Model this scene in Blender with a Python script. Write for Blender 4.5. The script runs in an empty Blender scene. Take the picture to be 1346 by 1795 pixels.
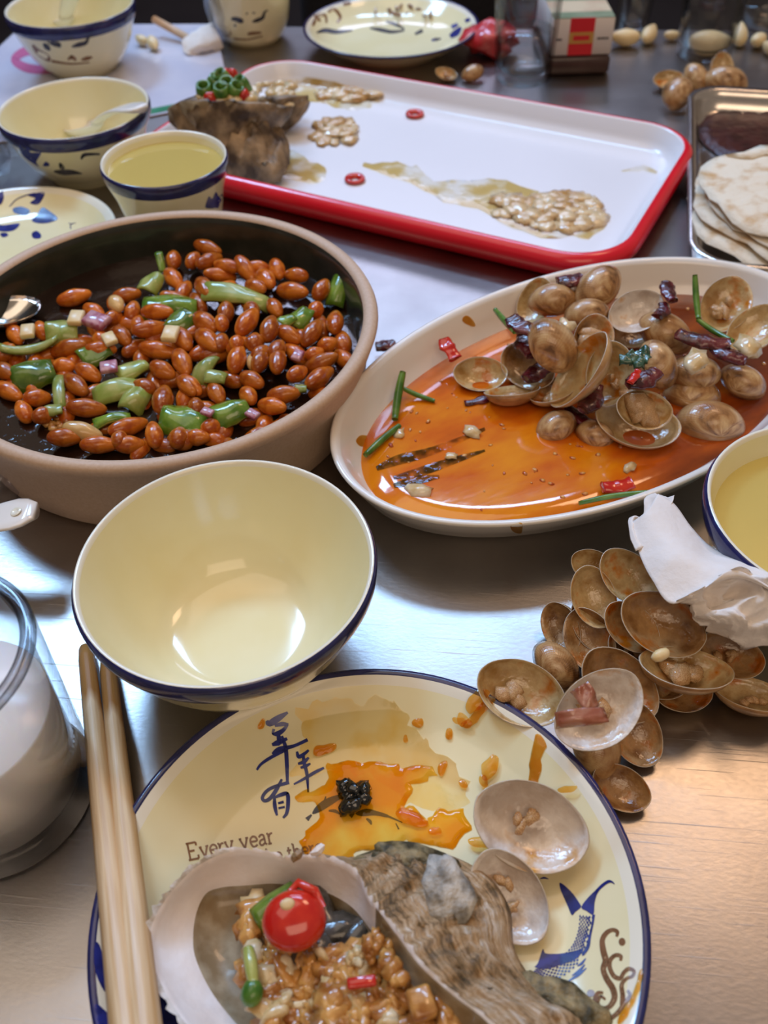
import bpy, math, random
from math import sin, cos, pi, radians, sqrt, atan2
from mathutils import Vector, Matrix, noise
from mathutils.bvhtree import BVHTree
from mathutils.geometry import delaunay_2d_cdt

S = bpy.context.scene
COL = S.collection
random.seed(7)

# ---------------------------------------------------------------- camera, world, lights, exposure
W, H, FPX = 1346, 1795, 1640.0
CAM_H = 0.33
cd = bpy.data.cameras.new('camera')
cam = bpy.data.objects.new('camera', cd)
COL.objects.link(cam)
cd.sensor_fit = 'VERTICAL'
cd.sensor_height = 24.0
cd.lens = FPX / H * 24.0
cd.clip_start = 0.01
cd.clip_end = 50
cd.dof.use_dof = True
cd.dof.focus_distance = 0.39
cd.dof.aperture_fstop = 7.5
CM = Matrix.Translation((0, 0, CAM_H)) @ Matrix.Rotation(radians(44), 4, 'X') @ Matrix.Rotation(radians(-2), 4, 'Z')
cam.matrix_world = CM
S.camera = cam
CR = CM.to_3x3()
RIGHT, UPC, BACK = CR @ Vector((1, 0, 0)), CR @ Vector((0, 1, 0)), CR @ Vector((0, 0, 1))
ORI = Vector((0, 0, CAM_H))

w = bpy.data.worlds.new('room_ambient')
S.world = w
w.use_nodes = True
w.node_tree.nodes['Background'].inputs[0].default_value = (1.0, 0.80, 0.64, 1)
w.node_tree.nodes['Background'].inputs[1].default_value = 0.24


def area(name, loc, target, sx, sy, power, col):
    l = bpy.data.lights.new(name, 'AREA')
    l.shape = 'RECTANGLE'
    l.size, l.size_y, l.energy, l.color = sx, sy, power, col
    o = bpy.data.objects.new(name, l)
    COL.objects.link(o)
    o.location = loc
    o.rotation_euler = (Vector(target) - Vector(loc)).to_track_quat('-Z', 'Y').to_euler()
    o['kind'] = 'structure'
    return o


COOL, WARM = (0.33, 0.60, 1.0), (1.0, 0.62, 0.36)
area('ceiling_light_cool_left', (-0.95, 1.80, 1.95), (0, .4, 0), 0.62, 0.42, 34, COOL)
area('ceiling_light_cool_middle', (0.16, 1.95, 1.95), (0, .4, 0), 0.90, 0.26, 19, COOL)
area('ceiling_light_cool_far', (0.0, 3.6, 2.0), (0, .8, 0), 1.6, 0.5, 16, (0.62, 0.68, 1.0))
area('ceiling_light_warm_right', (0.85, 1.18, 1.95), (0.1, .4, 0), 0.46, 0.36, 5.5, WARM)
area('fill_light_overhead', (-0.45, 0.62, 2.05), (-.2, .4, 0), 1.7, 1.1, 9, (1.0, 0.82, 0.66))  # added overhead fill that brightens the near left table, no fitting there
area('ceiling_light_warm_near', (0.3, -1.1, 1.9), (0, .4, 0), 1.4, 0.8, 10, (1.0, 0.74, 0.52))

S.view_settings.view_transform = 'Standard'
S.view_settings.look = 'None'
S.view_settings.gamma = 1
S.view_settings.exposure = 0.0
S.view_settings.use_curve_mapping = False


# ---------------------------------------------------------------- pixel <-> place
def ray(px, py):
    return (CR @ Vector(((px - W / 2) / FPX, -(py - H / 2) / FPX, -1.0))).normalized()


def at(px, py, z=0.0):
    d = ray(px, py)
    return ORI + d * ((z - CAM_H) / d.z)


def px_size(p, n):
    """metres covered by n photo pixels at point p"""
    return n * (p - ORI).dot(-BACK) / FPX


def C2W(v):
    return (RIGHT * v[0] + UPC * v[1] + BACK * v[2]).normalized()


def orient(n, ang, v):
    n = n.normalized()
    d = RIGHT * cos(radians(ang)) + UPC * sin(radians(ang))
    vn = v.dot(n)
    X = d - v * (d.dot(n) / vn) if abs(vn) > .35 else d - n * d.dot(n)
    X.normalize()
    Y = n.cross(X)
    return Matrix((X, Y, n)).transposed()


# ---------------------------------------------------------------- materials
def mat(name, c1, c2=None, scale=40.0, rough=.4, metal=0.0, trans=0.0, ior=1.45, bump=0.0, bscale=None,
        vary=0.0, coat=0.0, sss=0.0, lo=.4, hi=.6, stretch=None, alpha=1.0, detail=4.0, spec=.5, space='Object'):
    m = bpy.data.materials.new(name)
    m.use_nodes = True
    nt = m.node_tree
    b = nt.nodes['Principled BSDF']
    b.inputs['Base Color'].default_value = (*c1, 1)
    b.inputs['Roughness'].default_value = rough
    b.inputs['Metallic'].default_value = metal
    b.inputs['Transmission Weight'].default_value = trans
    b.inputs['IOR'].default_value = ior
    b.inputs['Coat Weight'].default_value = coat
    b.inputs['Coat Roughness'].default_value = .05
    b.inputs['Specular IOR Level'].default_value = spec
    b.inputs['Alpha'].default_value = alpha
    if sss:
        b.inputs['Subsurface Weight'].default_value = sss
        b.inputs['Subsurface Radius'].default_value = (.004, .002, .001)
        b.inputs['Subsurface Scale'].default_value = 1.0
    tc = nt.nodes.new('ShaderNodeTexCoord')
    src = tc.outputs[space]
    if stretch:
        mp = nt.nodes.new('ShaderNodeMapping')
        mp.inputs['Scale'].default_value = stretch
        nt.links.new(src, mp.inputs[0])
        src = mp.outputs[0]
    colout = None
    if c2:
        n = nt.nodes.new('ShaderNodeTexNoise')
        n.inputs['Scale'].default_value = scale
        n.inputs['Detail'].default_value = detail
        nt.links.new(src, n.inputs['Vector'])
        r = nt.nodes.new('ShaderNodeValToRGB')
        r.color_ramp.elements[0].position, r.color_ramp.elements[1].position = lo, hi
        r.color_ramp.elements[0].color = (*c1, 1)
        r.color_ramp.elements[1].color = (*c2, 1)
        nt.links.new(n.outputs['Fac'], r.inputs[0])
        colout = r.outputs[0]
    if vary:
        oi = nt.nodes.new('ShaderNodeObjectInfo')
        hs = nt.nodes.new('ShaderNodeHueSaturation')
        mr = nt.nodes.new('ShaderNodeMapRange')
        mr.inputs['To Min'].default_value, mr.inputs['To Max'].default_value = 1 - vary, 1 + vary
        nt.links.new(oi.outputs['Random'], mr.inputs[0])
        nt.links.new(mr.outputs[0], hs.inputs['Value'])
        if colout:
            nt.links.new(colout, hs.inputs['Color'])
        else:
            hs.inputs['Color'].default_value = (*c1, 1)
        colout = hs.outputs[0]
    if colout:
        nt.links.new(colout, b.inputs['Base Color'])
    if bump:
        n2 = nt.nodes.new('ShaderNodeTexNoise')
        n2.inputs['Scale'].default_value = bscale or scale * 2
        n2.inputs['Detail'].default_value = 5
        nt.links.new(src, n2.inputs['Vector'])
        bp = nt.nodes.new('ShaderNodeBump')
        bp.inputs['Strength'].default_value = bump
        bp.inputs['Distance'].default_value = .002
        nt.links.new(n2.outputs['Fac'], bp.inputs['Height'])
        nt.links.new(bp.outputs[0], b.inputs['Normal'])
    return m


def film(name, c1, c2, scale, lo=.4, hi=.6, gloss=.05, body=0.0, bodycol=(1, .5, .1), detail=4.0):
    """thin wet film: filters what lies under it and shines"""
    m = bpy.data.materials.new(name)
    m.use_nodes = True
    nt = m.node_tree
    nt.nodes.remove(nt.nodes['Principled BSDF'])
    out = nt.nodes['Material Output']
    tc = nt.nodes.new('ShaderNodeTexCoord')
    n = nt.nodes.new('ShaderNodeTexNoise')
    n.inputs['Scale'].default_value = scale
    n.inputs['Detail'].default_value = detail
    nt.links.new(tc.outputs['Object'], n.inputs['Vector'])
    r = nt.nodes.new('ShaderNodeValToRGB')
    r.color_ramp.elements[0].position, r.color_ramp.elements[1].position = lo, hi
    r.color_ramp.elements[0].color = (*c1, 1)
    r.color_ramp.elements[1].color = (*c2, 1)
    nt.links.new(n.outputs['Fac'], r.inputs[0])
    t = nt.nodes.new('ShaderNodeBsdfTransparent')
    nt.links.new(r.outputs[0], t.inputs[0])
    base = t.outputs[0]
    if body:
        d = nt.nodes.new('ShaderNodeBsdfDiffuse')
        d.inputs[0].default_value = (*bodycol, 1)
        mx = nt.nodes.new('ShaderNodeMixShader')
        mx.inputs[0].default_value = body
        nt.links.new(base, mx.inputs[1])
        nt.links.new(d.outputs[0], mx.inputs[2])
        base = mx.outputs[0]
    g = nt.nodes.new('ShaderNodeBsdfGlossy')
    g.inputs['Roughness'].default_value = gloss
    f = nt.nodes.new('ShaderNodeFresnel')
    f.inputs[0].default_value = 1.36
    bp = nt.nodes.new('ShaderNodeBump')
    bp.inputs['Strength'].default_value = .5
    bp.inputs['Distance'].default_value = .001
    nt.links.new(n.outputs['Fac'], bp.inputs['Height'])
    nt.links.new(bp.outputs[0], g.inputs['Normal'])
    mx2 = nt.nodes.new('ShaderNodeMixShader')
    nt.links.new(f.outputs[0], mx2.inputs[0])
    nt.links.new(base, mx2.inputs[1])
    nt.links.new(g.outputs[0], mx2.inputs[2])
    nt.links.new(mx2.outputs[0], out.inputs[0])
    return m


def glass_mat(name, tint=(1, 1, 1), rough=0.0, edge=.50, start=.40):
    """thin clear glass: lets light through, shines, and is greyer towards its edges"""
    m = bpy.data.materials.new(name)
    m.use_nodes = True
    nt = m.node_tree
    nt.nodes.remove(nt.nodes['Principled BSDF'])
    L = nt.links.new
    lw = nt.nodes.new('ShaderNodeLayerWeight')
    lw.inputs[0].default_value = .5
    r = nt.nodes.new('ShaderNodeValToRGB')
    e = r.color_ramp.elements
    e[0].position, e[0].color = start, (*[c * .985 for c in tint], 1)
    e[1].position, e[1].color = 1.0, (*[c * edge for c in tint], 1)
    L(lw.outputs['Facing'], r.inputs[0])
    t = nt.nodes.new('ShaderNodeBsdfTransparent')
    L(r.outputs[0], t.inputs[0])
    g = nt.nodes.new('ShaderNodeBsdfGlossy')
    g.inputs['Roughness'].default_value = .03 + rough
    f = nt.nodes.new('ShaderNodeMath')
    f.operation = 'MULTIPLY_ADD'
    pw = nt.nodes.new('ShaderNodeMath')
    pw.operation = 'POWER'
    pw.inputs[1].default_value = 4.0
    L(lw.outputs['Facing'], pw.inputs[0])
    L(pw.outputs[0], f.inputs[0])
    f.inputs[1].default_value, f.inputs[2].default_value = .45, .035
    mx = nt.nodes.new('ShaderNodeMixShader')
    L(f.outputs[0], mx.inputs[0])
    L(t.outputs[0], mx.inputs[1])
    L(g.outputs[0], mx.inputs[2])
    L(mx.outputs[0], nt.nodes['Material Output'].inputs[0])
    return m


def shell_mats():
    out = []
    # outside: growth rings and ribs
    m = bpy.data.materials.new('clam_outside')
    m.use_nodes = True
    nt = m.node_tree
    b = nt.nodes['Principled BSDF']
    L = nt.links.new
    uv = nt.nodes.new('ShaderNodeUVMap')
    mp = nt.nodes.new('ShaderNodeMapping')
    mp.inputs['Scale'].default_value = (5, 4, 1)
    L(uv.outputs[0], mp.inputs[0])
    n = nt.nodes.new('ShaderNodeTexNoise')
    n.inputs['Scale'].default_value = 1.0
    n.inputs['Detail'].default_value = 5
    oi = nt.nodes.new('ShaderNodeObjectInfo')
    va = nt.nodes.new('ShaderNodeVectorMath')
    va.operation = 'ADD'
    mu = nt.nodes.new('ShaderNodeMath')
    mu.operation = 'MULTIPLY'
    mu.inputs[1].default_value = 40
    L(oi.outputs['Random'], mu.inputs[0])
    cb = nt.nodes.new('ShaderNodeCombineXYZ')
    L(mu.outputs[0], cb.inputs[2])
    L(mp.outputs[0], va.inputs[0])
    L(cb.outputs[0], va.inputs[1])
    n.noise_dimensions = '3D'
    L(va.outputs[0], n.inputs['Vector'])
    r = nt.nodes.new('ShaderNodeValToRGB')
    e = r.color_ramp.elements
    e[0].position, e[0].color = .30, (.15, .062, .018, 1)
    e[1].position, e[1].color = .72, (.66, .44, .21, 1)
    x = r.color_ramp.elements.new(.46)
    x.color = (.40, .20, .072, 1)
    L(n.outputs['Fac'], r.inputs[0])
    L(r.outputs[0], b.inputs['Base Color'])
    b.inputs['Roughness'].default_value = .28
    b.inputs['Coat Weight'].default_value = .4
    wv = nt.nodes.new('ShaderNodeTexWave')
    wv.bands_direction = 'Y'
    wv.inputs['Scale'].default_value = 5.5
    wv.inputs['Distortion'].default_value = .6
    L(uv.outputs[0], wv.inputs['Vector'])
    wx = nt.nodes.new('ShaderNodeTexWave')
    wx.bands_direction = 'X'
    wx.inputs['Scale'].default_value = 14
    L(uv.outputs[0], wx.inputs['Vector'])
    ad = nt.nodes.new('ShaderNodeMath')
    L(wv.outputs['Fac'], ad.inputs[0])
    L(wx.outputs['Fac'], ad.inputs[1])
    bp = nt.nodes.new('ShaderNodeBump')
    bp.inputs['Strength'].default_value = .10
    bp.inputs['Distance'].default_value = .0005
    L(ad.outputs[0], bp.inputs['Height'])
    L(bp.outputs[0], b.inputs['Normal'])
    out.append(m)
    # inside: pearly with brown sauce stains, three tones
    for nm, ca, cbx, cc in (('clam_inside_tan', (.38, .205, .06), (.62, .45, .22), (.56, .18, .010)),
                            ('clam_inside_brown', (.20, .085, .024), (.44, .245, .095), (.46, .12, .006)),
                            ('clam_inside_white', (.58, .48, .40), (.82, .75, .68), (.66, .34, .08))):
        m = bpy.data.materials.new(nm)
        m.use_nodes = True
        nt = m.node_tree
        b = nt.nodes['Principled BSDF']
        L = nt.links.new
        tc = nt.nodes.new('ShaderNodeTexCoord')
        oi = nt.nodes.new('ShaderNodeObjectInfo')
        mu = nt.nodes.new('ShaderNodeMath')
        mu.operation = 'MULTIPLY'
        mu.inputs[1].default_value = 30
        L(oi.outputs['Random'], mu.inputs[0])
        n = nt.nodes.new('ShaderNodeTexNoise')
        n.noise_dimensions = '4D'
        n.inputs['Scale'].default_value = 3.2
        n.inputs['Detail'].default_value = 4
        L(tc.outputs['Object'], n.inputs['Vector'])
        L(mu.outputs[0], n.inputs['W'])
        r = nt.nodes.new('ShaderNodeValToRGB')
        e = r.color_ramp.elements
        e[0].position, e[0].color = .36, (*ca, 1)
        e[1].position, e[1].color = .54, (*cbx, 1)
        x = r.color_ramp.elements.new(.66)
        x.color = (*cc, 1)
        L(n.outputs['Fac'], r.inputs[0])
        L(r.outputs[0], b.inputs['Base Color'])
        b.inputs['Roughness'].default_value = .2
        b.inputs['Coat Weight'].default_value = .6
        b.inputs['Coat Roughness'].default_value = .08
        n2 = nt.nodes.new('ShaderNodeTexNoise')
        n2.inputs['Scale'].default_value = 9
        L(tc.outputs['Object'], n2.inputs['Vector'])
        bp = nt.nodes.new('ShaderNodeBump')
        bp.inputs['Strength'].default_value = .10
        bp.inputs['Distance'].default_value = .05
        L(n2.outputs['Fac'], bp.inputs['Height'])
        L(bp.outputs[0], b.inputs['Normal'])
        out.append(m)
    return out


M = {}
M['cream'] = mat('cream_glaze', (.82, .74, .44), (.84, .77, .49), 30, rough=.12, coat=.3)
M['lip'] = mat('pale_lip_glaze', (.84, .80, .66), rough=.12, coat=.3)
M['navy'] = mat('navy_glaze', (.014, .016, .075), (.022, .025, .11), 120, rough=.16, coat=.4)
M['print_navy'] = mat('navy_print', (.012, .018, .14), (.02, .03, .22), 200, rough=.2)
M['print_black'] = mat('dark_print', (.02, .022, .03), (.05, .05, .07), 200, rough=.25)
M['print_brown'] = mat('brown_print', (.20, .095, .045), (.26, .13, .065), 200, rough=.2)
M['print_tan'] = mat('tan_print', (.42, .25, .13), rough=.2)
M['stone'] = mat('tan_stoneware', (.54, .37, .245), (.60, .43, .30), 600, rough=.55, lo=.3, hi=.7, bump=.06, bscale=900)
M['glaze_dark'] = mat('dark_green_glaze', (.022, .024, .018), (.034, .034, .026), 60, rough=.22, coat=.3)
M['white'] = mat('white_porcelain', (.80, .76, .70), (.82, .78, .72), 30, rough=.14, coat=.3)
M['whitecool'] = mat('white_melamine', (.78, .77, .80), (.80, .79, .82), 8, rough=.25, coat=.2)
M['red'] = mat('red_melamine', (.72, .006, .022), (.76, .010, .028), 20, rough=.25, coat=.3)
M['steel'] = mat('tray_steel', (.62, .58, .55), (.68, .64, .60), 60, rough=.24, metal=1)
M['steel_spoon'] = mat('spoon_steel', (.60, .56, .50), (.66, .62, .56), 80, rough=.16, metal=1)
M['glass'] = glass_mat('clear_glass')
M['glass_rim'] = glass_mat('thick_glass_rim', (.86, .86, .88), .02, .12, .0)
M['water'] = glass_mat('still_water', (.97, .98, .98))
M['milk'] = mat('milky_drink', (.88, .86, .85), rough=.2, sss=.3)
M['tea'] = film('pale_tea', (.99, .95, .70), (.99, .95, .71), 10, gloss=.02, body=.35, bodycol=(.97, .76, .26))
M['peanut'] = mat('fried_peanut_skin', (.36, .064, .004), (.60, .17, .016), 130, rough=.15, vary=.30, coat=.15, sss=.05, bump=.12, bscale=500)
M['peanut_pale'] = mat('peeled_peanut', (.62, .36, .12), (.72, .46, .18), 150, rough=.25, vary=.1, coat=.5)
M['soy'] = mat('dark_soy_sauce', (.016, .007, .004), rough=.03, coat=.6, bump=.35, bscale=90)
M['pepper'] = mat('green_pepper_skin', (.075, .16, .012), (.17, .26, .030), 110, rough=.18, vary=.3, coat=.5, bump=.15, bscale=160)
M['pepper_in'] = mat('green_pepper_flesh', (.24, .30, .05), (.36, .38, .10), 130, rough=.3, vary=.15, coat=.4)
M['scallion'] = mat('scallion_green', (.04, .13, .012), (.12, .24, .03), 120, rough=.3, coat=.3)
M['shallot'] = mat('shallot_flesh', (.55, .30, .34), (.34, .08, .13), 180, rough=.25, coat=.4)
M['garlic'] = mat('garlic_flesh', (.74, .55, .26), (.80, .64, .38), 140, rough=.35, vary=.08, sss=.1)
M['mince'] = mat('fried_garlic_mince', (.32, .11, .02), (.64, .32, .085), 130, rough=.22, coat=.5, lo=.38, hi=.6, sss=.1)
M['mince_pale'] = mat('pale_garlic_paste', (.62, .42, .18), (.75, .62, .40), 120, rough=.22, coat=.5, sss=.1)
M['dried_chili'] = mat('dried_chili_skin', (.045, .005, .008), (.13, .012, .018), 150, rough=.2, coat=.6, bump=.6, bscale=250)
M['red_chili'] = mat('red_chili_skin', (.52, .012, .008), (.62, .03, .012), 120, rough=.15, coat=.6)
M['seed'] = mat('chili_seed', (.75, .55, .28), rough=.4)
M['mash'] = mat('wet_garlic_mash', (.50, .27, .08), (.76, .58, .34), 60, rough=.18, coat=.6, bump=.3, bscale=200, lo=.38, hi=.6)
M['sauce_flake'] = mat('chili_flake', (.45, .06, .005), (.75, .38, .10), 300, rough=.15, coat=.6)
M['meat'] = mat('clam_meat', (.66, .42, .20), (.42, .20, .07), 110, rough=.25, coat=.5, sss=.1, bump=.3, bscale=260)
M['meat_dark'] = mat('oyster_frill', (.03, .026, .02), (.10, .09, .075), 120, rough=.2, coat=.5, bump=.3, bscale=200)
M['skin_scrap'] = mat('tomato_skin', (.42, .13, .07), (.55, .24, .15), 140, rough=.18, coat=.6, trans=.25, bump=.4, bscale=160)
M['nacre'] = mat('oyster_nacre', (.80, .69, .61), (.90, .86, .84), 48, rough=.33, bump=.35, bscale=110, lo=.35, hi=.65)
M['nacre_stain'] = mat('oyster_cavity', (.40, .33, .22), (.24, .17, .09), 90, rough=.3, coat=.3)
def chop_mat():
    m = mat('stained_bamboo', (.58, .36, .16), (.82, .64, .41), 60, rough=.36, stretch=(6, 6, .25), lo=.35, hi=.65, bump=.10, bscale=200)
    nt = m.node_tree
    L = nt.links.new
    b = nt.nodes['Principled BSDF']
    old = b.inputs['Base Color'].links[0].from_socket
    tc = nt.nodes.new('ShaderNodeTexCoord')
    sx = nt.nodes.new('ShaderNodeSeparateXYZ')
    L(tc.outputs['Object'], sx.inputs[0])
    mp = nt.nodes.new('ShaderNodeMapping')
    mp.inputs['Scale'].default_value = (90, 90, 22)
    L(tc.outputs['Object'], mp.inputs[0])
    n = nt.nodes.new('ShaderNodeTexNoise')
    n.inputs['Scale'].default_value = 1.6
    L(mp.outputs[0], n.inputs['Vector'])
    a = nt.nodes.new('ShaderNodeMath')
    a.operation = 'MULTIPLY_ADD'
    a.inputs[1].default_value = -11.0
    L(sx.outputs[2], a.inputs[0])
    L(n.outputs['Fac'], a.inputs[2])
    r = nt.nodes.new('ShaderNodeValToRGB')
    r.color_ramp.elements[0].position, r.color_ramp.elements[1].position = -.0 + .0, .22
    L(a.outputs[0], r.inputs[0])
    mx = nt.nodes.new('ShaderNodeMix')
    mx.data_type = 'RGBA'
    L(r.outputs[0], mx.inputs[0])
    L(old, mx.inputs[6])
    mx.inputs[7].default_value = (.40, .19, .05, 1)
    L(mx.outputs[2], b.inputs['Base Color'])
    return m


M['chop'] = chop_mat()
M['bread'] = mat('flatbread_crumb', (.80, .70, .54), (.58, .36, .16), 70, rough=.75, lo=.50, hi=.72, bump=.7, bscale=130)
M['bean_sauce'] = mat('brown_bean_sauce', (.030, .008, .006), (.06, .016, .012), 60, rough=.3, bump=.6, bscale=90, spec=.2)
M['tissue'] = mat('tissue_paper', (.80, .73, .67), (.84, .78, .73), 60, rough=.85, bump=.3, bscale=220)
M['wood'] = mat('pale_wood', (.58, .36, .20), (.66, .44, .27), 60, rough=.5, stretch=(1, 1, .2))
M['paper_white'] = mat('white_card', (.72, .66, .62), rough=.4)
M['card_green'] = mat('green_card', (.16, .22, .11), (.22, .26, .15), 60, rough=.4)
M['card_tan'] = mat('tan_card', (.62, .50, .32), (.55, .38, .24), 40, rough=.4)
M['card_red'] = mat('red_card', (.66, .02, .03), rough=.35)
M['card_gold'] = mat('gold_card', (.62, .36, .09), rough=.35, metal=.3)
M['dark_case'] = mat('dark_brown_case', (.055, .03, .026), (.075, .042, .036), 50, rough=.25)
M['plastic_red'] = mat('red_plastic_film', (.55, .03, .04), (.66, .10, .10), 60, rough=.2, coat=.4)
M['laminate'] = mat('laminated_paper', (.56, .57, .70), (.66, .66, .76), 12, rough=.16, coat=.5)
M['laminate_pink'] = mat('pink_ink', (.60, .16, .32), rough=.18, coat=.5)
M['laminate_green'] = mat('green_ink', (.03, .20, .10), (.05, .28, .16), 60, rough=.2, coat=.5)
M['cardboard'] = mat('cardboard_core', (.34, .25, .18), rough=.6)
M['wrap'] = glass_mat('clear_plastic_wrap', (.93, .93, .96), .08, .6)
M['nori'] = mat('black_seaweed', (.006, .007, .007), (.016, .018, .018), 200, rough=.15, coat=.6)
M['noodle'] = mat('brown_noodle', (.30, .17, .10), (.40, .25, .16), 120, rough=.3, coat=.3)
M['floor'] = mat('dark_floor', (.016, .014, .016), (.022, .02, .021), 3, rough=.5)
M['wall'] = mat('brown_wall', (.22, .145, .11), (.25, .17, .13), 2, rough=.8)
M['fabric'] = mat('dark_chair_fabric', (.012, .011, .014), (.02, .018, .022), 200, rough=.9)
M['sauce_film'] = film('orange_oil_film', (1.0, .60, .03), (1.0, .88, .42), 46, .44, .64, body=.10, bodycol=(.95, .50, .01))
M['sauce_light'] = film('thin_brown_smear', (1, .96, .86), (.98, .87, .60), 75, .44, .70)
M['sauce_drop'] = film('brown_sauce_drop', (.95, .58, .14), (1, .74, .30), 120, body=.10, bodycol=(.60, .24, .02))
M['reflection_film'] = film('reflection_film', (.30, .38, .34), (.98, .96, .9), 110, .40, .60)  # dark greenish tint for the reflections painted on the clam sauce
M['tray_film'] = film('yellow_broth_film', (.86, .72, .42), (1.0, .97, .90), 55, .45, .62)
SH_OUT, SH_TAN, SH_BROWN, SH_WHITE = shell_mats()


def steel_table_mat():
    m = bpy.data.materials.new('brushed_steel_table')
    m.use_nodes = True
    nt = m.node_tree
    b = nt.nodes['Principled BSDF']
    L = nt.links.new
    b.inputs['Metallic'].default_value = 1.0
    tc = nt.nodes.new('ShaderNodeTexCoord')

    def nz(scale, stretch, detail=4, rot=0):
        mp = nt.nodes.new('ShaderNodeMapping')
        mp.inputs['Scale'].default_value = stretch
        mp.inputs['Rotation'].default_value = (0, 0, rot)
        L(tc.outputs['Object'], mp.inputs[0])
        n = nt.nodes.new('ShaderNodeTexNoise')
        n.inputs['Scale'].default_value = scale
        n.inputs['Detail'].default_value = detail
        L(mp.outputs[0], n.inputs['Vector'])
        return n
    brush = nz(380, (1, 1.8, 1), 4, radians(12))
    grime = nz(16, (1, 1, 1), 7)
    r = nt.nodes.new('ShaderNodeValToRGB')
    r.color_ramp.elements[0].color = (.31, .285, .27, 1)
    r.color_ramp.elements[1].color = (.43, .405, .385, 1)
    r.color_ramp.elements[0].position, r.color_ramp.elements[1].position = .3, .7
    L(grime.outputs['Fac'], r.inputs[0])
    # scratches: thin bright lines from stretched voronoi-like noise
    scr = []
    for rot, st in ((.5, (1, 60, 1)), (-.35, (1.4, 70, 1)), (1.3, (1, 60, 1))):
        s = nz(14, st, 1, rot)
        q = nt.nodes.new('ShaderNodeValToRGB')
        q.color_ramp.elements[0].position, q.color_ramp.elements[1].position = .70, .76
        L(s.outputs['Fac'], q.inputs[0])
        scr.append(q)
    ad = nt.nodes.new('ShaderNodeMath')
    ad.operation = 'MAXIMUM'
    L(scr[0].outputs[0], ad.inputs[0])
    L(scr[1].outputs[0], ad.inputs[1])
    ad2 = nt.nodes.new('ShaderNodeMath')
    ad2.operation = 'MAXIMUM'
    L(ad.outputs[0], ad2.inputs[0])
    L(scr[2].outputs[0], ad2.inputs[1])
    L(r.outputs[0], b.inputs['Base Color'])
    mr = nt.nodes.new('ShaderNodeMapRange')
    mr.inputs['To Min'].default_value, mr.inputs['To Max'].default_value = .27, .36
    L(brush.outputs['Fac'], mr.inputs[0])
    a3 = nt.nodes.new('ShaderNodeMath')
    a3.operation = 'MULTIPLY_ADD'
    a3.inputs[1].default_value = .12
    L(ad2.outputs[0], a3.inputs[0])
    L(mr.outputs[0], a3.inputs[2])
    L(a3.outputs[0], b.inputs['Roughness'])
    a4 = nt.nodes.new('ShaderNodeMath')
    a4.operation = 'MULTIPLY_ADD'
    a4.inputs[1].default_value = 5.0
    L(ad2.outputs[0], a4.inputs[0])
    L(brush.outputs['Fac'], a4.inputs[2])
    bp = nt.nodes.new('ShaderNodeBump')
    bp.inputs['Strength'].default_value = .055
    bp.inputs['Distance'].default_value = .0008
    L(a4.outputs[0], bp.inputs['Height'])
    L(bp.outputs[0], b.inputs['Normal'])
    return m


M['table'] = steel_table_mat()


def clam_sauce_mat():
    m = bpy.data.materials.new('chili_oil_sauce')
    m.use_nodes = True
    nt = m.node_tree
    b = nt.nodes['Principled BSDF']
    L = nt.links.new
    tc = nt.nodes.new('ShaderNodeTexCoord')
    mp = nt.nodes.new('ShaderNodeMapping')
    mp.inputs['Scale'].default_value = (1, 2.2, 1)
    L(tc.outputs['Object'], mp.inputs[0])
    n = nt.nodes.new('ShaderNodeTexNoise')
    n.inputs['Scale'].default_value = 22
    n.inputs['Detail'].default_value = 5
    L(mp.outputs[0], n.inputs['Vector'])
    sx = nt.nodes.new('ShaderNodeSeparateXYZ')
    L(tc.outputs['Object'], sx.inputs[0])
    a = nt.nodes.new('ShaderNodeMath')   # thicker, redder sauce towards the clam heap
    a.operation = 'MULTIPLY_ADD'
    a.inputs[1].default_value = 2.4
    L(sx.outputs[0], a.inputs[0])
    L(n.outputs['Fac'], a.inputs[2])
    r = nt.nodes.new('ShaderNodeValToRGB')
    e = r.color_ramp.elements
    e[0].position, e[0].color = .18, (.74, .24, .006, 1)
    e[1].position, e[1].color = .80, (.16, .024, .003, 1)
    x = e.new(.42)
    x.color = (.60, .115, .003, 1)
    x = e.new(.58)
    x.color = (.36, .062, .004, 1)
    L(a.outputs[0], r.inputs[0])
    L(r.outputs[0], b.inputs['Base Color'])
    b.inputs['Roughness'].default_value = .08
    b.inputs['Coat Weight'].default_value = .4
    bp = nt.nodes.new('ShaderNodeBump')
    bp.inputs['Strength'].default_value = .12
    bp.inputs['Distance'].default_value = .002
    L(n.outputs['Fac'], bp.inputs['Height'])
    L(bp.outputs[0], b.inputs['Normal'])
    return m


M['clam_sauce'] = clam_sauce_mat()


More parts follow.
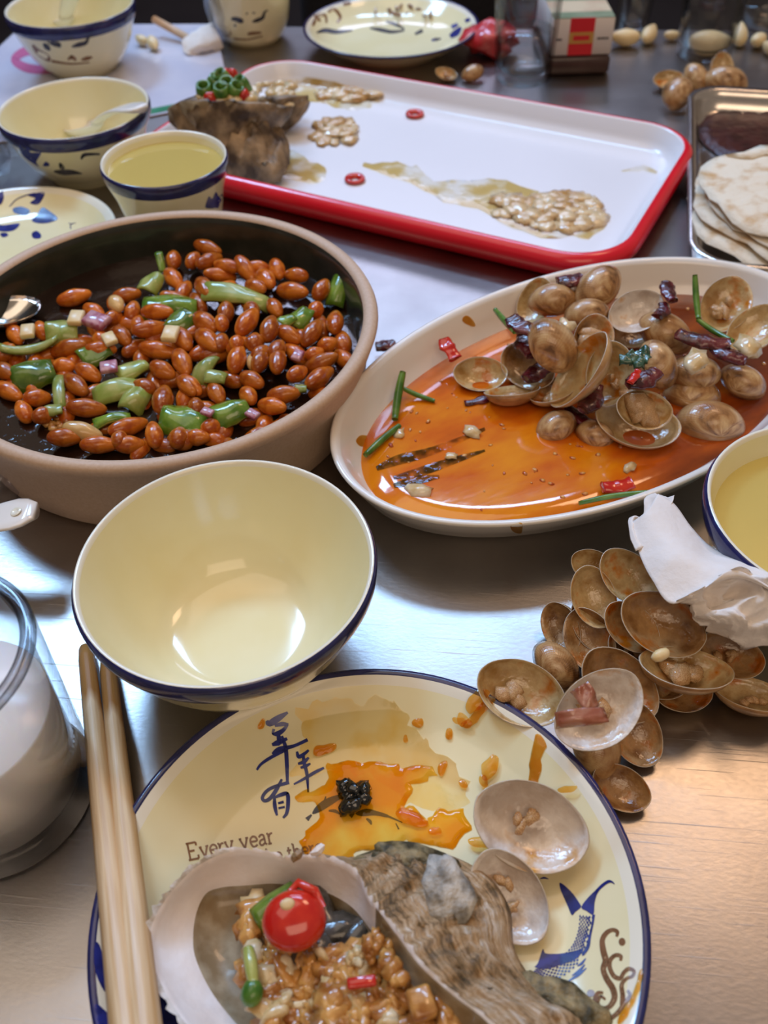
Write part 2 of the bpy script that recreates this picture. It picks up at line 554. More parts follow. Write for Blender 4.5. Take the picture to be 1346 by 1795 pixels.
def oyster_mat():
    m = bpy.data.materials.new('rough_oyster_shell')
    m.use_nodes = True
    nt = m.node_tree
    b = nt.nodes['Principled BSDF']
    L = nt.links.new
    uv = nt.nodes.new('ShaderNodeUVMap')
    tc = nt.nodes.new('ShaderNodeTexCoord')

    def N(vec, scale, stretch, detail, dist):
        mp = nt.nodes.new('ShaderNodeMapping')
        mp.inputs['Scale'].default_value = stretch
        L(vec, mp.inputs[0])
        n = nt.nodes.new('ShaderNodeTexNoise')
        n.inputs['Scale'].default_value = scale
        n.inputs['Detail'].default_value = detail
        n.inputs['Roughness'].default_value = .7
        n.inputs['Distortion'].default_value = dist
        L(mp.outputs[0], n.inputs['Vector'])
        return n
    streak = N(uv.outputs[0], 1, (7, 15, 1), 6, .8)
    blot = N(tc.outputs['Object'], 75, (1, 1, 1), 5, .5)
    ad = nt.nodes.new('ShaderNodeMath')
    ad.operation = 'MULTIPLY_ADD'
    ad.inputs[1].default_value = .75
    L(blot.outputs['Fac'], ad.inputs[0])
    ml = nt.nodes.new('ShaderNodeMath')
    ml.operation = 'MULTIPLY'
    ml.inputs[1].default_value = .55
    L(streak.outputs['Fac'], ml.inputs[0])
    L(ml.outputs[0], ad.inputs[2])
    r = nt.nodes.new('ShaderNodeValToRGB')
    e = r.color_ramp.elements
    e[0].position, e[0].color = .46, (.035, .028, .014, 1)
    e[1].position, e[1].color = .84, (.82, .74, .64, 1)
    for p, c in ((.56, (.20, .12, .05, 1)), (.64, (.46, .28, .13, 1)), (.72, (.58, .42, .26, 1))):
        e.new(p).color = c
    L(ad.outputs[0], r.inputs[0])
    L(r.outputs[0], b.inputs['Base Color'])
    b.inputs['Roughness'].default_value = .45
    bp = nt.nodes.new('ShaderNodeBump')
    bp.inputs['Strength'].default_value = .9
    bp.inputs['Distance'].default_value = .002
    L(ad.outputs[0], bp.inputs['Height'])
    L(bp.outputs[0], b.inputs['Normal'])
    return m


M['oyster'] = oyster_mat()
M['barnacle'] = mat('grey_barnacle', (.18, .165, .14), (.60, .56, .49), 170, rough=.5, bump=.9, bscale=260, lo=.36, hi=.6)
M['barnacle_pale'] = mat('chalky_shell_edge', (.50, .45, .38), (.78, .74, .70), 170, rough=.7, bump=.7, bscale=240)
M['moss'] = mat('mossy_shell', (.05, .038, .014), (.38, .28, .13), 170, rough=.6, bump=1.0, bscale=260, lo=.4, hi=.66)
M['oyster_far'] = mat('rough_brown_shell', (.06, .035, .018), (.44, .30, .17), 55, rough=.5, bump=.9, bscale=120, lo=.36, hi=.66)


# ---------------------------------------------------------------- object helpers
def link(o, parent=None):
    COL.objects.link(o)
    if parent is not None:
        o.parent = parent
    return o


def mesh(name, verts, faces, mats, mi=None, parent=None, smooth=True, uvs=None):
    me = bpy.data.meshes.new(name)
    me.from_pydata([tuple(v) for v in verts], [], faces)
    for m in (mats if isinstance(mats, (list, tuple)) else [mats]):
        me.materials.append(m)
    if mi:
        me.polygons.foreach_set('material_index', mi)
    if smooth:
        me.polygons.foreach_set('use_smooth', [True] * len(me.polygons))
    if uvs:
        ul = me.uv_layers.new(name='UVMap')
        for li, l in enumerate(me.loops):
            ul.data[li].uv = uvs[l.vertex_index]
    me.update()
    return link(bpy.data.objects.new(name, me), parent)


def tag(o, label, cat, group=None, kind=None):
    o['label'] = label
    if cat:
        o['category'] = cat
    if group:
        o['group'] = group
    if kind:
        o['kind'] = kind
    return o


def empty(name, label, cat, loc, R=None, group=None):
    o = bpy.data.objects.new(name, None)
    COL.objects.link(o)
    o.empty_display_size = .01
    o.matrix_world = Matrix.Translation(loc) @ (R.to_4x4() if R else Matrix.Identity(4))
    return tag(o, label, cat, group)


def lathe(prof, seg=72):
    """prof: (r, z, material of the band up to the next point)"""
    V, F, MI, rings = [], [], [], []
    for r, z, m in prof:
        if r < 1e-6:
            rings.append([len(V)])
            V.append((0, 0, z))
        else:
            rings.append(list(range(len(V), len(V) + seg)))
            V += [(r * cos(2 * pi * k / seg), r * sin(2 * pi * k / seg), z) for k in range(seg)]
    for i in range(len(prof) - 1):
        a, b = rings[i], rings[i + 1]
        for k in range(seg):
            k2 = (k + 1) % seg
            if len(a) == 1:
                F.append((a[0], b[k2], b[k]))
            elif len(b) == 1:
                F.append((a[k], a[k2], b[0]))
            else:
                F.append((a[k], a[k2], b[k2], b[k]))
            MI.append(prof[i][2])
    return V, F, MI


def loft(loops, closed=True, cap0=False, cap1=False):
    n = len(loops[0])
    V = [p for l in loops for p in l]
    F = []
    for i in range(len(loops) - 1):
        for k in range(n if closed else n - 1):
            k2 = (k + 1) % n
            F.append((i * n + k, i * n + k2, (i + 1) * n + k2, (i + 1) * n + k))
    if cap0:
        F.append(tuple(range(n))[::-1])
    if cap1:
        F.append(tuple(range((len(loops) - 1) * n, len(loops) * n)))
    return V, F


def cr(pts, step_n=6, closed=False):
    """Catmull-Rom through tuples of any length"""
    out, n = [], len(pts)
    P = lambda i: pts[i % n] if closed else pts[max(0, min(n - 1, i))]
    for i in range(n if closed else n - 1):
        a, b, c, d = P(i - 1), P(i), P(i + 1), P(i + 2)
        for s in range(step_n):
            t = s / step_n
            out.append(tuple(.5 * ((2 * b[k]) + (-a[k] + c[k]) * t + (2 * a[k] - 5 * b[k] + 4 * c[k] - d[k]) * t * t
                                   + (-a[k] + 3 * b[k] - 3 * c[k] + d[k]) * t ** 3) for k in range(len(b))))
    if not closed:
        out.append(tuple(pts[-1]))
    return out


def tube(path, rad, seg=10, cap=True):
    """path of Vectors, rad number or list"""
    n = len(path)
    loops, up = [], Vector((0, 0, 1))
    for i, p in enumerate(path):
        t = (path[min(i + 1, n - 1)] - path[max(i - 1, 0)]).normalized()
        if abs(t.dot(up)) > .95:
            up = Vector((1, 0, 0))
        a = t.cross(up).normalized()
        b = t.cross(a)
        r = rad[i] if isinstance(rad, (list, tuple)) else rad
        loops.append([p + (a * cos(2 * pi * k / seg) + b * sin(2 * pi * k / seg)) * r for k in range(seg)])
    V, F = loft(loops)
    if cap:
        for l, rev in ((0, False), (n - 1, True)):
            c = len(V)
            V.append(path[l])
            for k in range(seg):
                q = (c, l * seg + k, l * seg + (k + 1) % seg)
                F.append(q[::-1] if rev else q)
    return V, F


def nz(p, s):
    return noise.noise(Vector(p) * s)


def ico(sub=2):
    import bmesh
    bm = bmesh.new()
    bmesh.ops.create_icosphere(bm, subdivisions=sub, radius=1)
    v = [x.co.copy() for x in bm.verts]
    f = [tuple(q.index for q in x.verts) for x in bm.faces]
    bm.free()
    return v, f


ICO1, ICO2, ICO3 = ico(1), ico(2), ico(3)


def lump(sx, sy, sz, rough=.25, freq=1.6, seed=0, ic=ICO2):
    V = []
    for v in ic[0]:
        k = 1 + rough * noise.noise(v * freq + Vector((seed * 7.3, seed * 1.7, seed * 3.1)))
        V.append(Vector((v.x * sx, v.y * sy, v.z * sz)) * k)
    return V, list(ic[1])


def join(parts):
    V, F = [], []
    for v, f in parts:
        o = len(V)
        V += list(v)
        F += [tuple(i + o for i in q) for q in f]
    return V, F


def xf(vf, R, t):
    return [R @ Vector(v) + t for v in vf[0]], vf[1]


class Surf:
    """a built mesh that print and sauce can be laid on"""

    def __init__(s, V, F, Mw):
        s.b = BVHTree.FromPolygons([Vector(v) for v in V], F)
        s.M, s.I = Mw, Mw.inverted()

    def hit(s, px, py):
        o = s.I @ ORI
        d = (s.I.to_3x3() @ ray(px, py)).normalized()
        h = s.b.ray_cast(o, d)
        if h[0] is None:
            return None
        n = h[1] if h[1].dot(d) < 0 else -h[1]
        return h[0], n

    def ribbon(s, pts, off=.00015):
        """pts: (px, py, width px)"""
        P = cr(pts, 5)
        V, F, last = [], [], None
        for i, p in enumerate(P):
            a, b = P[max(i - 1, 0)], P[min(i + 1, len(P) - 1)]
            tx, ty = b[0] - a[0], b[1] - a[1]
            l = sqrt(tx * tx + ty * ty) or 1
            nx, ny = -ty / l * p[2] / 2, tx / l * p[2] / 2
            h1, h2 = s.hit(p[0] + nx, p[1] + ny), s.hit(p[0] - nx, p[1] - ny)
            if not (h1 and h2):
                last = None
                continue
            V += [h1[0] + h1[1] * off, h2[0] + h2[1] * off]
            if last is not None:
                q = (last, last + 1, len(V) - 1, len(V) - 2)
                nn = (V[q[1]] - V[q[0]]).cross(V[q[3]] - V[q[0]])
                F.append(q if nn.dot(h1[1]) > 0 else q[::-1])
            last = len(V) - 2
        return V, F

    def patch(s, pts, grid=8.0, off=.00015, dome=0.0, smooth=4, rough=0.0, seed=0):
        P = cr(pts, smooth, True) if smooth else list(pts)
        if rough:
            P = [(x + rough * noise.noise(Vector((x * .05, y * .05, seed))) * 2, y + rough * noise.noise(Vector((x * .05, y * .05, seed + 9))) * 2) for x, y in P]
        n = len(P)
        x0, x1 = min(p[0] for p in P), max(p[0] for p in P)
        y0, y1 = min(p[1] for p in P), max(p[1] for p in P)

        def inside(x, y):
            c = False
            for i in range(n):
                (ax, ay), (bx, by) = P[i], P[(i + 1) % n]
                if (ay > y) != (by > y) and x < (bx - ax) * (y - ay) / (by - ay) + ax:
                    c = not c
            return c

        def edge(x, y):
            return min(sqrt((x - p[0]) ** 2 + (y - p[1]) ** 2) for p in P)
        Q = [Vector(p) for p in P]
        E = [(i, (i + 1) % n) for i in range(n)]
        y = y0 + grid / 2
        k = 0
        while y < y1:
            x = x0 + (grid / 2 if k % 2 else grid)
            while x < x1:
                if inside(x, y) and edge(x, y) > grid * .4:
                    Q.append(Vector((x, y)))
                x += grid
            y += grid * .87
            k += 1
        r = delaunay_2d_cdt(Q, E, [list(range(n))], 1, 1e-4)
        V, ok, NN = [], [], []
        for q in r[0]:
            h = s.hit(q.x, q.y)
            ok.append(h is not None)
            NN.append(h[1] if h else Vector((0, 0, 1)))
            if h:
                d = off
                if dome:
                    d += dome * (1 - math.exp(-edge(q.x, q.y) / 5.0))
                V.append(h[0] + h[1] * d)
            else:
                V.append(Vector((0, 0, 0)))
        F = [tuple(f) for f in r[2] if all(ok[i] for i in f)]
        F = [f if (V[f[1]] - V[f[0]]).cross(V[f[2]] - V[f[0]]).dot(NN[f[0]]) > 0 else f[::-1] for f in F]
        return V, F


def ellipse_px(x, y, a, b=None, ang=0, n=10):
    b = b or a
    c, s_ = cos(radians(ang)), sin(radians(ang))
    return [(x + a * cos(t) * c - b * sin(t) * s_, y + a * cos(t) * s_ + b * sin(t) * c) for t in [2 * pi * k / n for k in range(n)]]


def put(o, px, py, z, n=(0, .69, .72), ang=0, scale=None, rest=None, verts=None):
    """stand an object at a pixel's sight line: z of its centre, or rest = height its lowest point lies on"""
    R = orient(C2W(n), ang, ray(px, py))
    sc = Vector((scale,) * 3) if isinstance(scale, (int, float)) else Vector(scale or (1, 1, 1))
    if rest is not None:
        low = min((R @ Vector((v[0] * sc.x, v[1] * sc.y, v[2] * sc.z))).z for v in verts)
        z = rest - low
    p = at(px, py, z)
    o.matrix_world = Matrix.Translation(p) @ R.to_4x4() @ Matrix.Diagonal((*sc, 1))
    return o


# ---------------------------------------------------------------- setting: floor, back wall
def box(x0, x1, y0, y1, z0, z1):
    V = [(x, y, z) for z in (z0, z1) for y in (y0, y1) for x in (x0, x1)]
    F = [(0, 2, 3, 1), (4, 5, 7, 6), (0, 1, 5, 4), (2, 6, 7, 3), (0, 4, 6, 2), (1, 3, 7, 5)]
    return V, F


def bevbox(sx, sy, sz, r=.002, seg=3):
    """rounded-corner box centred in x,y, base at z=0"""
    def rr(ins, z):
        out = []
        for cx, cy, a0 in ((sx / 2 - r, sy / 2 - r, 0), (-sx / 2 + r, sy / 2 - r, 90), (-sx / 2 + r, -sy / 2 + r, 180), (sx / 2 - r, -sy / 2 + r, 270)):
            for k in range(seg + 1):
                a = radians(a0 + 90 * k / seg)
                out.append((cx + (r - ins) * cos(a), cy + (r - ins) * sin(a), z))
        return out
    loops = [rr(r * .8, 0), rr(0, r * .8), rr(0, sz - r * .8), rr(r * .8, sz)]
    return loft(loops, True, True, True)


tag(mesh('floor', *box(-3, 3, -2, 4.2, -.80, -.75), M['floor'], smooth=False), 'dark floor beyond the steel table', None, kind='structure')
tag(mesh('wall_back', *box(-3, 3, 4.2, 4.3, -.80, 2.6), M['wall'], smooth=False), 'brown wall far behind the table', None, kind='structure')
tag(mesh('wall_left', *box(-3.1, -3, -2, 4.2, -.80, 2.6), M['wall'], smooth=False), 'brown wall left of the table', None, kind='structure')

# ---------------------------------------------------------------- steel table
TA = radians(-6.9)
RT = Matrix.Rotation(TA, 3, 'Z')
table = empty('steel_table', 'brushed stainless steel dining table that carries all the dishes', 'table', (0, 0, 0), RT)
vf = loft([[(x, y, z) for x, y in ((-.4725 + i, -.45 + i), (.80 - i, -.45 + i), (.80 - i, .975 - i), (-.4725 + i, .975 - i))] for i, z in ((.004, -.03), (0, -.027), (0, -.002), (.002, 0))], True, True, True)
mesh('table_top', *vf, M['table'], parent=table, smooth=False)
for x in (-.42, .74):
    for y in (-.39, .92):
        mesh('leg', *box(x - .02, x + .02, y - .02, y + .02, -.75, -.03), M['steel'], parent=table, smooth=False)

# dark chair whose back stands beyond the table
ch = empty('chair', 'dark upholstered chair standing beyond the far table edge', 'chair', (.12, 1.45, -.75))
mesh('backrest', *xf(bevbox(.44, .07, .50, .03), Matrix.Identity(3), Vector((0, .10, .42))), M['fabric'], parent=ch)
mesh('seat', *xf(bevbox(.44, .44, .07, .03), Matrix.Identity(3), Vector((0, -.1, .40))), M['fabric'], parent=ch)
for x in (-.18, .18):
    for y in (-.28, .08):
        mesh('leg', *box(x - .015, x + .015, y - .015, y + .015, 0, .41), M['fabric'], parent=ch, smooth=False)


# ---------------------------------------------------------------- crockery
def bowl_profile(R, h, foot, th=.0032):
    k = lambda f: foot + (R - foot) * f
    out = [(0, .004, 0), (foot - .004, .004, 0), (foot - .003, 0, 0), (foot, 0, 0), (foot + .001, .005, 0),
           (k(.30), h * .18, 0), (k(.52), h * .34, 0), (k(.72), h * .54, 0), (k(.86), h * .74, 0), (k(.935), h * .80, 1), (k(.985), h * .87, 1), (R, h * .955, 1), (R - .0012, h, 2)]
    inn = [(R - .0024, h * .998, 2), (R - th, h * .96, 0), (k(.86) - th, h * .76, 0), (k(.72) - th, h * .57, 0), (k(.52) - th, h * .38, 0),
           (k(.30) - th, h * .235, 0), (k(.10) - th, h * .165, 0), (foot * .80, h * .15, 0), (foot * .55, h * .145, 0), (0, h * .14, 0)]
    return out + inn


def crock(name, label, cat, c, prof, mats, seg=80, part='body', tilt=None):
    R = tilt or Matrix.Identity(3)
    o = empty(name, label, cat, (c[0], c[1], c[2] if len(c) > 2 else 0), R)
    V, F, MI = lathe(prof, seg)
    mesh(part, V, F, mats, MI, parent=o)
    Mw = Matrix.Translation((c[0], c[1], c[2] if len(c) > 2 else 0)) @ R.to_4x4()
    return o, Surf(V, F, Mw)


CERAM = [M['cream'], M['navy'], M['lip']]
big_bowl, sBig = crock('rice_bowl', 'empty cream bowl with navy rim in the middle of the table, touching the front plate', 'bowl', (-.0628, .2418), bowl_profile(.0596, .055, .030), CERAM, 96)
bowl2, sB2 = crock('rice_bowl', 'cream bowl with navy rim behind the cream cup, a white spoon inside', 'bowl', (-.2162, .6923), bowl_profile(.0555, .050, .029), CERAM)
bowl1, sB1 = crock('rice_bowl', 'cream bowl with two painted fish at the far left table corner', 'bowl', (-.2602, .8972), bowl_profile(.0565, .055, .029), CERAM)
rbowl, sRB = crock('rice_bowl', 'cream bowl of pale tea at the right edge, behind the torn tissue', 'bowl', (.184, .259), bowl_profile(.053, .055, .028), CERAM)
V, F, MI = lathe([(.0485, .0425, 0), (.02, .0425, 0), (0, .0425, 0)], 64)
o = mesh('tea', V, F, M['tea'], MI, parent=rbowl)


def cup_profile(R, h, foot):
    return [(0, .003, 0), (foot - .004, .003, 0), (foot - .003, 0, 0), (foot, 0, 0), (foot + .002, .006, 0), (foot + (R - foot) * .35, h * .35, 0),
            (foot + (R - foot) * .6, h * .65, 0), (foot + (R - foot) * .90, h * .845, 1), (R - .0004, h * .90, 1), (R, h * .965, 1), (R - .0010, h, 2),
            (R - .002, h * .99, 2), (R - .003, h * .95, 0), (foot + (R - foot) * .6 - .003, h * .65, 0), (foot + (R - foot) * .3 - .003, h * .3, 0), (foot - .004, h * .12, 0), (0, h * .1, 0)]


cup1, sCup = crock('tea_cup', 'cream tea cup with navy rim beside the red tray corner, full of pale tea', 'cup', (-.1331, .5832), cup_profile(.0409, .06, .027), CERAM)
V, F, MI = lathe([(.0374, .0535, 0), (.015, .0535, 0), (0, .0535, 0)], 64)
mesh('tea', V, F, M['tea'], MI, parent=cup1)
cup2, sCup2 = crock('tea_cup', 'cream cup with two painted fish at the far edge, top cut off by the photo', 'cup', (-.110, .962), [(0, .003, 0), (.022, .003, 0), (.023, 0, 0), (.026, 0, 0), (.030, .006, 0), (.0355, .018, 0), (.038, .035, 0), (.0395, .055, 0), (.041, .066, 1), (.0425, .070, 1), (.042, .072, 2), (.040, .071, 2), (.036, .045, 0), (.034, .02, 0), (.025, .008, 0), (0, .007, 0)], CERAM)


def plate_profile(R, h, flat):
    return [(0, .0025, 0), (flat - .006, .0025, 0), (flat - .005, 0, 0), (flat - .001, 0, 0), (flat, .0035, 0), (R * .83, h * .52, 0), (R - .004, h * .86, 1), (R, h * .95, 1), (R - .0002, h, 1),
            (R - .0016, h + .0003, 1), (R - .0028, h * .985, 2), (R - .0065, h * .90, 0), (R * .84, h * .60, 0), (flat + .004, h * .36, 0), (flat - .004, h * .30, 0), (flat * .5, h * .28, 0), (0, h * .28, 0)]


plateF, sPF = crock('dinner_plate', 'cream plate with navy rim, blue writing and fish, in front, holding the oyster', 'plate', (-.0096, .1225), plate_profile(.0913, .0195, .060), CERAM, 128)
plateB, sPB = crock('dinner_plate', 'cream plate with navy rim at the far edge, brown noodle scraps on it', 'plate', (.0219, .9216), plate_profile(.0811, .022, .048), CERAM)
plateL, sPL = crock('side_plate', 'small cream plate with a blue lotus at the left edge behind the peanut bowl', 'plate', (-.243, .563), plate_profile(.0725, .018, .045), [M['cream'], M['lip'], M['lip']])

# stoneware bowl of peanuts
PC = Vector((-.1154, .4178, 0))
peabowl, sPea = crock('stoneware_bowl', 'wide tan stoneware bowl with dark green glaze, full of fried peanuts', 'bowl', PC,
                      [(0, .003, 0), (.097, .003, 0), (.099, 0, 0), (.104, 0, 0), (.1060, .003, 0), (.1080, .014, 0), (.1100, .030, 0), (.1148, .044, 0), (.1160, .0475, 0), (.1150, .0496, 0), (.1125, .0505, 0), (.1098, .0500, 0), (.1082, .0484, 1), (.1072, .045, 1), (.1055, .034, 1), (.1025, .021, 1), (.098, .0125, 1), (.090, .009, 1), (.05, .008, 1), (0, .008, 1)], [M['stone'], M['glaze_dark']], 128)
V, F, MI = lathe([(.1040, .0275, 0), (.07, .0275, 0), (.03, .0275, 0), (0, .0275, 0)], 96)
o = mesh('soy_sauce', V, F, M['soy'], MI)
o.location = PC
tag(o, 'dark soy sauce pooled around the fried peanuts', 'sauce', kind='stuff')

# oval plate of clams
OC, OA = Vector((.1097, .3861, 0)), radians(31)
OR = Matrix.Rotation(OA, 3, 'Z')


def oval(a, b, z, n=120, e=2.04):
    out = []
    for k in range(n):
        t = 2 * pi * k / n
        c, s_ = cos(t), sin(t)
        out.append((a * math.copysign(abs(c) ** (2 / e), c), b * math.copysign(abs(s_) ** (2 / e), s_), z))
    return out


clam_plate = empty('oval_plate', 'long white oval plate of clams in orange chili sauce', 'plate', OC, OR)
A, B = .1475, .0872
prof = [(.030, .002), (.028, 0), (.024, 0), (.021, .004), (.010, .012), (.003, .024), (0.0005, .0285), (0, .0298), (.0012, .0306), (.0034, .0302), (.0052, .028), (.009, .020), (.015, .0125), (.022, .008), (.034, .0062), (.06, .0058)]
V, F = loft([oval(A - i, B - i, z) for i, z in prof], True, True, True)
mesh('body', V, F, M['white'], parent=clam_plate)
sOval = Surf(V, F, Matrix.Translation(OC) @ OR.to_4x4())
V, F = loft([oval(A - .0146, B - .0146, .0129), oval(A - .0150, B - .0150, .0134), oval(A - .03, B - .03, .0134), oval(.07, .02, .0134), oval(.02, .004, .0134)], True, False, True)
o = mesh('chili_oil_sauce', V, F, M['clam_sauce'])
o.matrix_world = Matrix.Translation(OC) @ OR.to_4x4()
tag(o, 'orange chili oil sauce lying in the oval clam plate', 'sauce', kind='stuff')
sSauce = Surf(V, F, Matrix.Translation(OC) @ OR.to_4x4())


# ---------------------------------------------------------------- trays
def rrect(sx, sy, r, z, n=8):
    out = []
    r = max(r, .002)
    for cx, cy, a0 in ((sx / 2 - r, sy / 2 - r, 0), (-sx / 2 + r, sy / 2 - r, 90), (-sx / 2 + r, -sy / 2 + r, 180), (sx / 2 - r, -sy / 2 + r, 270)):
        for k in range(n + 1):
            a = radians(a0 + 90 * k / n)
            out.append((cx + r * cos(a), cy + r * sin(a), z))
    return out


def tray(name, label, c, ang, sx, sy, r, prof, mats):
    R = Matrix.Rotation(ang, 3, 'Z')
    o = empty(name, label, 'tray', c, R)
    loops = [rrect(sx - 2 * i, sy - 2 * i, r - i, z, 10) for i, z, m in prof]
    V, F = loft(loops, True, True, True)
    n = len(loops[0])
    MI = [prof[i][2] for i in range(len(prof) - 1) for k in range(n)] + [prof[0][2], prof[-1][2]]
    mesh('body', V, F, mats, MI, parent=o)
    return o, Surf(V, F, Matrix.Translation(c) @ R.to_4x4())


red_tray, sRed = tray('serving_tray', 'large red and white serving tray with oyster leftovers across the middle back', Vector((.0300, .6796, 0)), radians(-28.45), .387, .217, .046,
                      [(.016, 0, 0), (.012, 0, 0), (.006, .004, 0), (.001, .012, 0), (0, .0150, 0), (.0010, .0178, 0), (.0036, .0203, 0), (.0066, .0214, 0), (.0078, .0212, 1), (.0092, .0198, 1), (.0125, .012, 1), (.016, .0065, 1), (.021, .0052, 1), (.03, .005, 1)], [M['red'], M['whitecool']])
steel_tray, sSteel = tray('steel_tray', 'shallow stainless steel tray at the right edge with flatbread and brown sauce', Vector((.3225, .6152, 0)), radians(-14), .20, .275, .03,
                          [(.010, 0, 0), (.006, .001, 0), (.0045, .010, 0), (.004, .0165, 0), (0, .0175, 0), (0, .0185, 0), (.0055, .0178, 0), (.0075, .012, 0), (.0095, .004, 0), (.014, .002, 0), (.02, .0018, 0)], [M['steel']])


# ---------------------------------------------------------------- clam shells
def valve_mesh(name, inner, seed, a=.5, b=.37, depth=.26):
    rnd = random.Random(seed)
    nu, nv = 40, 11
    ux, uy = .10, b * .86
    asym = rnd.uniform(.05, .14)

    def outline(t):
        x, y = a * cos(t), b * sin(t)
        x *= 1 + asym * sin(t) * .5
        if y > 0:
            y *= .93 - .12 * abs(cos(t)) ** 2
        k = 1 + .012 * noise.noise(Vector((cos(t) * 3, sin(t) * 3, seed)))
        return x * k, y * k

    def hh(x, y):
        rr = sqrt((x / a) ** 2 + ((y - .02) / (b * 1.0)) ** 2)
        yy = .05 * (1 - min(1, rr))
        return depth * max(0, 1 - min(1, rr) ** 2.5) ** .62 + yy * .3
    V, F, MI, UV = [], [], [], []
    for side in (0, 1):
        for j in range(nv + 1):
            v = (j / nv) ** .85
            for k in range(nu):
                t = 2 * pi * k / nu
                ox, oy = outline(t)
                x, y = ux + (ox - ux) * v, uy + (oy - uy) * v
                h = hh(x, y) if j < nv else 0
                if side == 0:
                    h += .004 * sin(v * 42) * (v < .97) * v
                    V.append((x, y, -h))
                else:
                    x2, y2 = x * (1 - .022), y * (1 - .022)
                    hi_ = max(0, hh(x2, y2) - .035) if j < nv else 0
                    V.append((x2, y2, -hi_ + (.004 if j == nv else 0)))
                UV.append((k / nu, v))
    n1 = (nv + 1) * nu
    for j in range(nv):
        for k in range(nu):
            k2 = (k + 1) % nu
            F.append((j * nu + k, (j + 1) * nu + k, (j + 1) * nu + k2, j * nu + k2))
            MI.append(0)
            F.append((n1 + j * nu + k, n1 + j * nu + k2, n1 + (j + 1) * nu + k2, n1 + (j + 1) * nu + k))
            MI.append(1)
    for k in range(nu):
        k2 = (k + 1) % nu
        F.append((nv * nu + k, n1 + nv * nu + k, n1 + nv * nu + k2, nv * nu + k2))
        MI.append(2)
    o = mesh(name, V, F, [SH_OUT, inner, M['shell_rim']], MI, uvs=UV)
    me = o.data
    bpy.data.objects.remove(o)
    return me, V


M['shell_rim'] = mat('shell_lip', (.52, .42, .30), (.62, .53, .42), 5, rough=.25, coat=.4)
VALVE = {}
for key, mt in (('t', SH_TAN), ('b', SH_BROWN), ('w', SH_WHITE)):
    VALVE[key] = [valve_mesh('clam_shell', mt, s) for s in (1, 2, 3)]


def meat_mesh(seed, s=1.0):
    r = random.Random(seed)
    return join([xf(lump(r.uniform(.10, .17) * s, r.uniform(.06, .11) * s, r.uniform(.05, .08) * s, .5, 1.8, seed + i), Matrix.Rotation(r.uniform(0, 3), 3, 'Z'), Vector((r.uniform(-.16, .16), r.uniform(-.10, .10), -.12))) for i in range(4)])


def shell(px, py, size, ang, n, rest, label, kind='t', var=0, flip=1, meat=False, group=None, thick=1.0, meatmat='meat', z=None, cat='shell', name='clam_shell'):
    me, V = VALVE[kind][var % 3]
    o = bpy.data.objects.new(name, me)
    COL.objects.link(o)
    p0 = at(px, py, .02)
    s = px_size(p0, size)
    thick *= 1.35 if n[2] < 0 else 1
    put(o, px, py, z, n, ang, (s * flip, s, s * thick), rest if z is None else None, V)
    tag(o, label, cat, group)
    if meat:
        mv, mf = meat_mesh(int(px * 7 + py), meat if not isinstance(meat, bool) else 1)
        mesh('clam_meat', mv, mf, M[meatmat], parent=o)
    return o


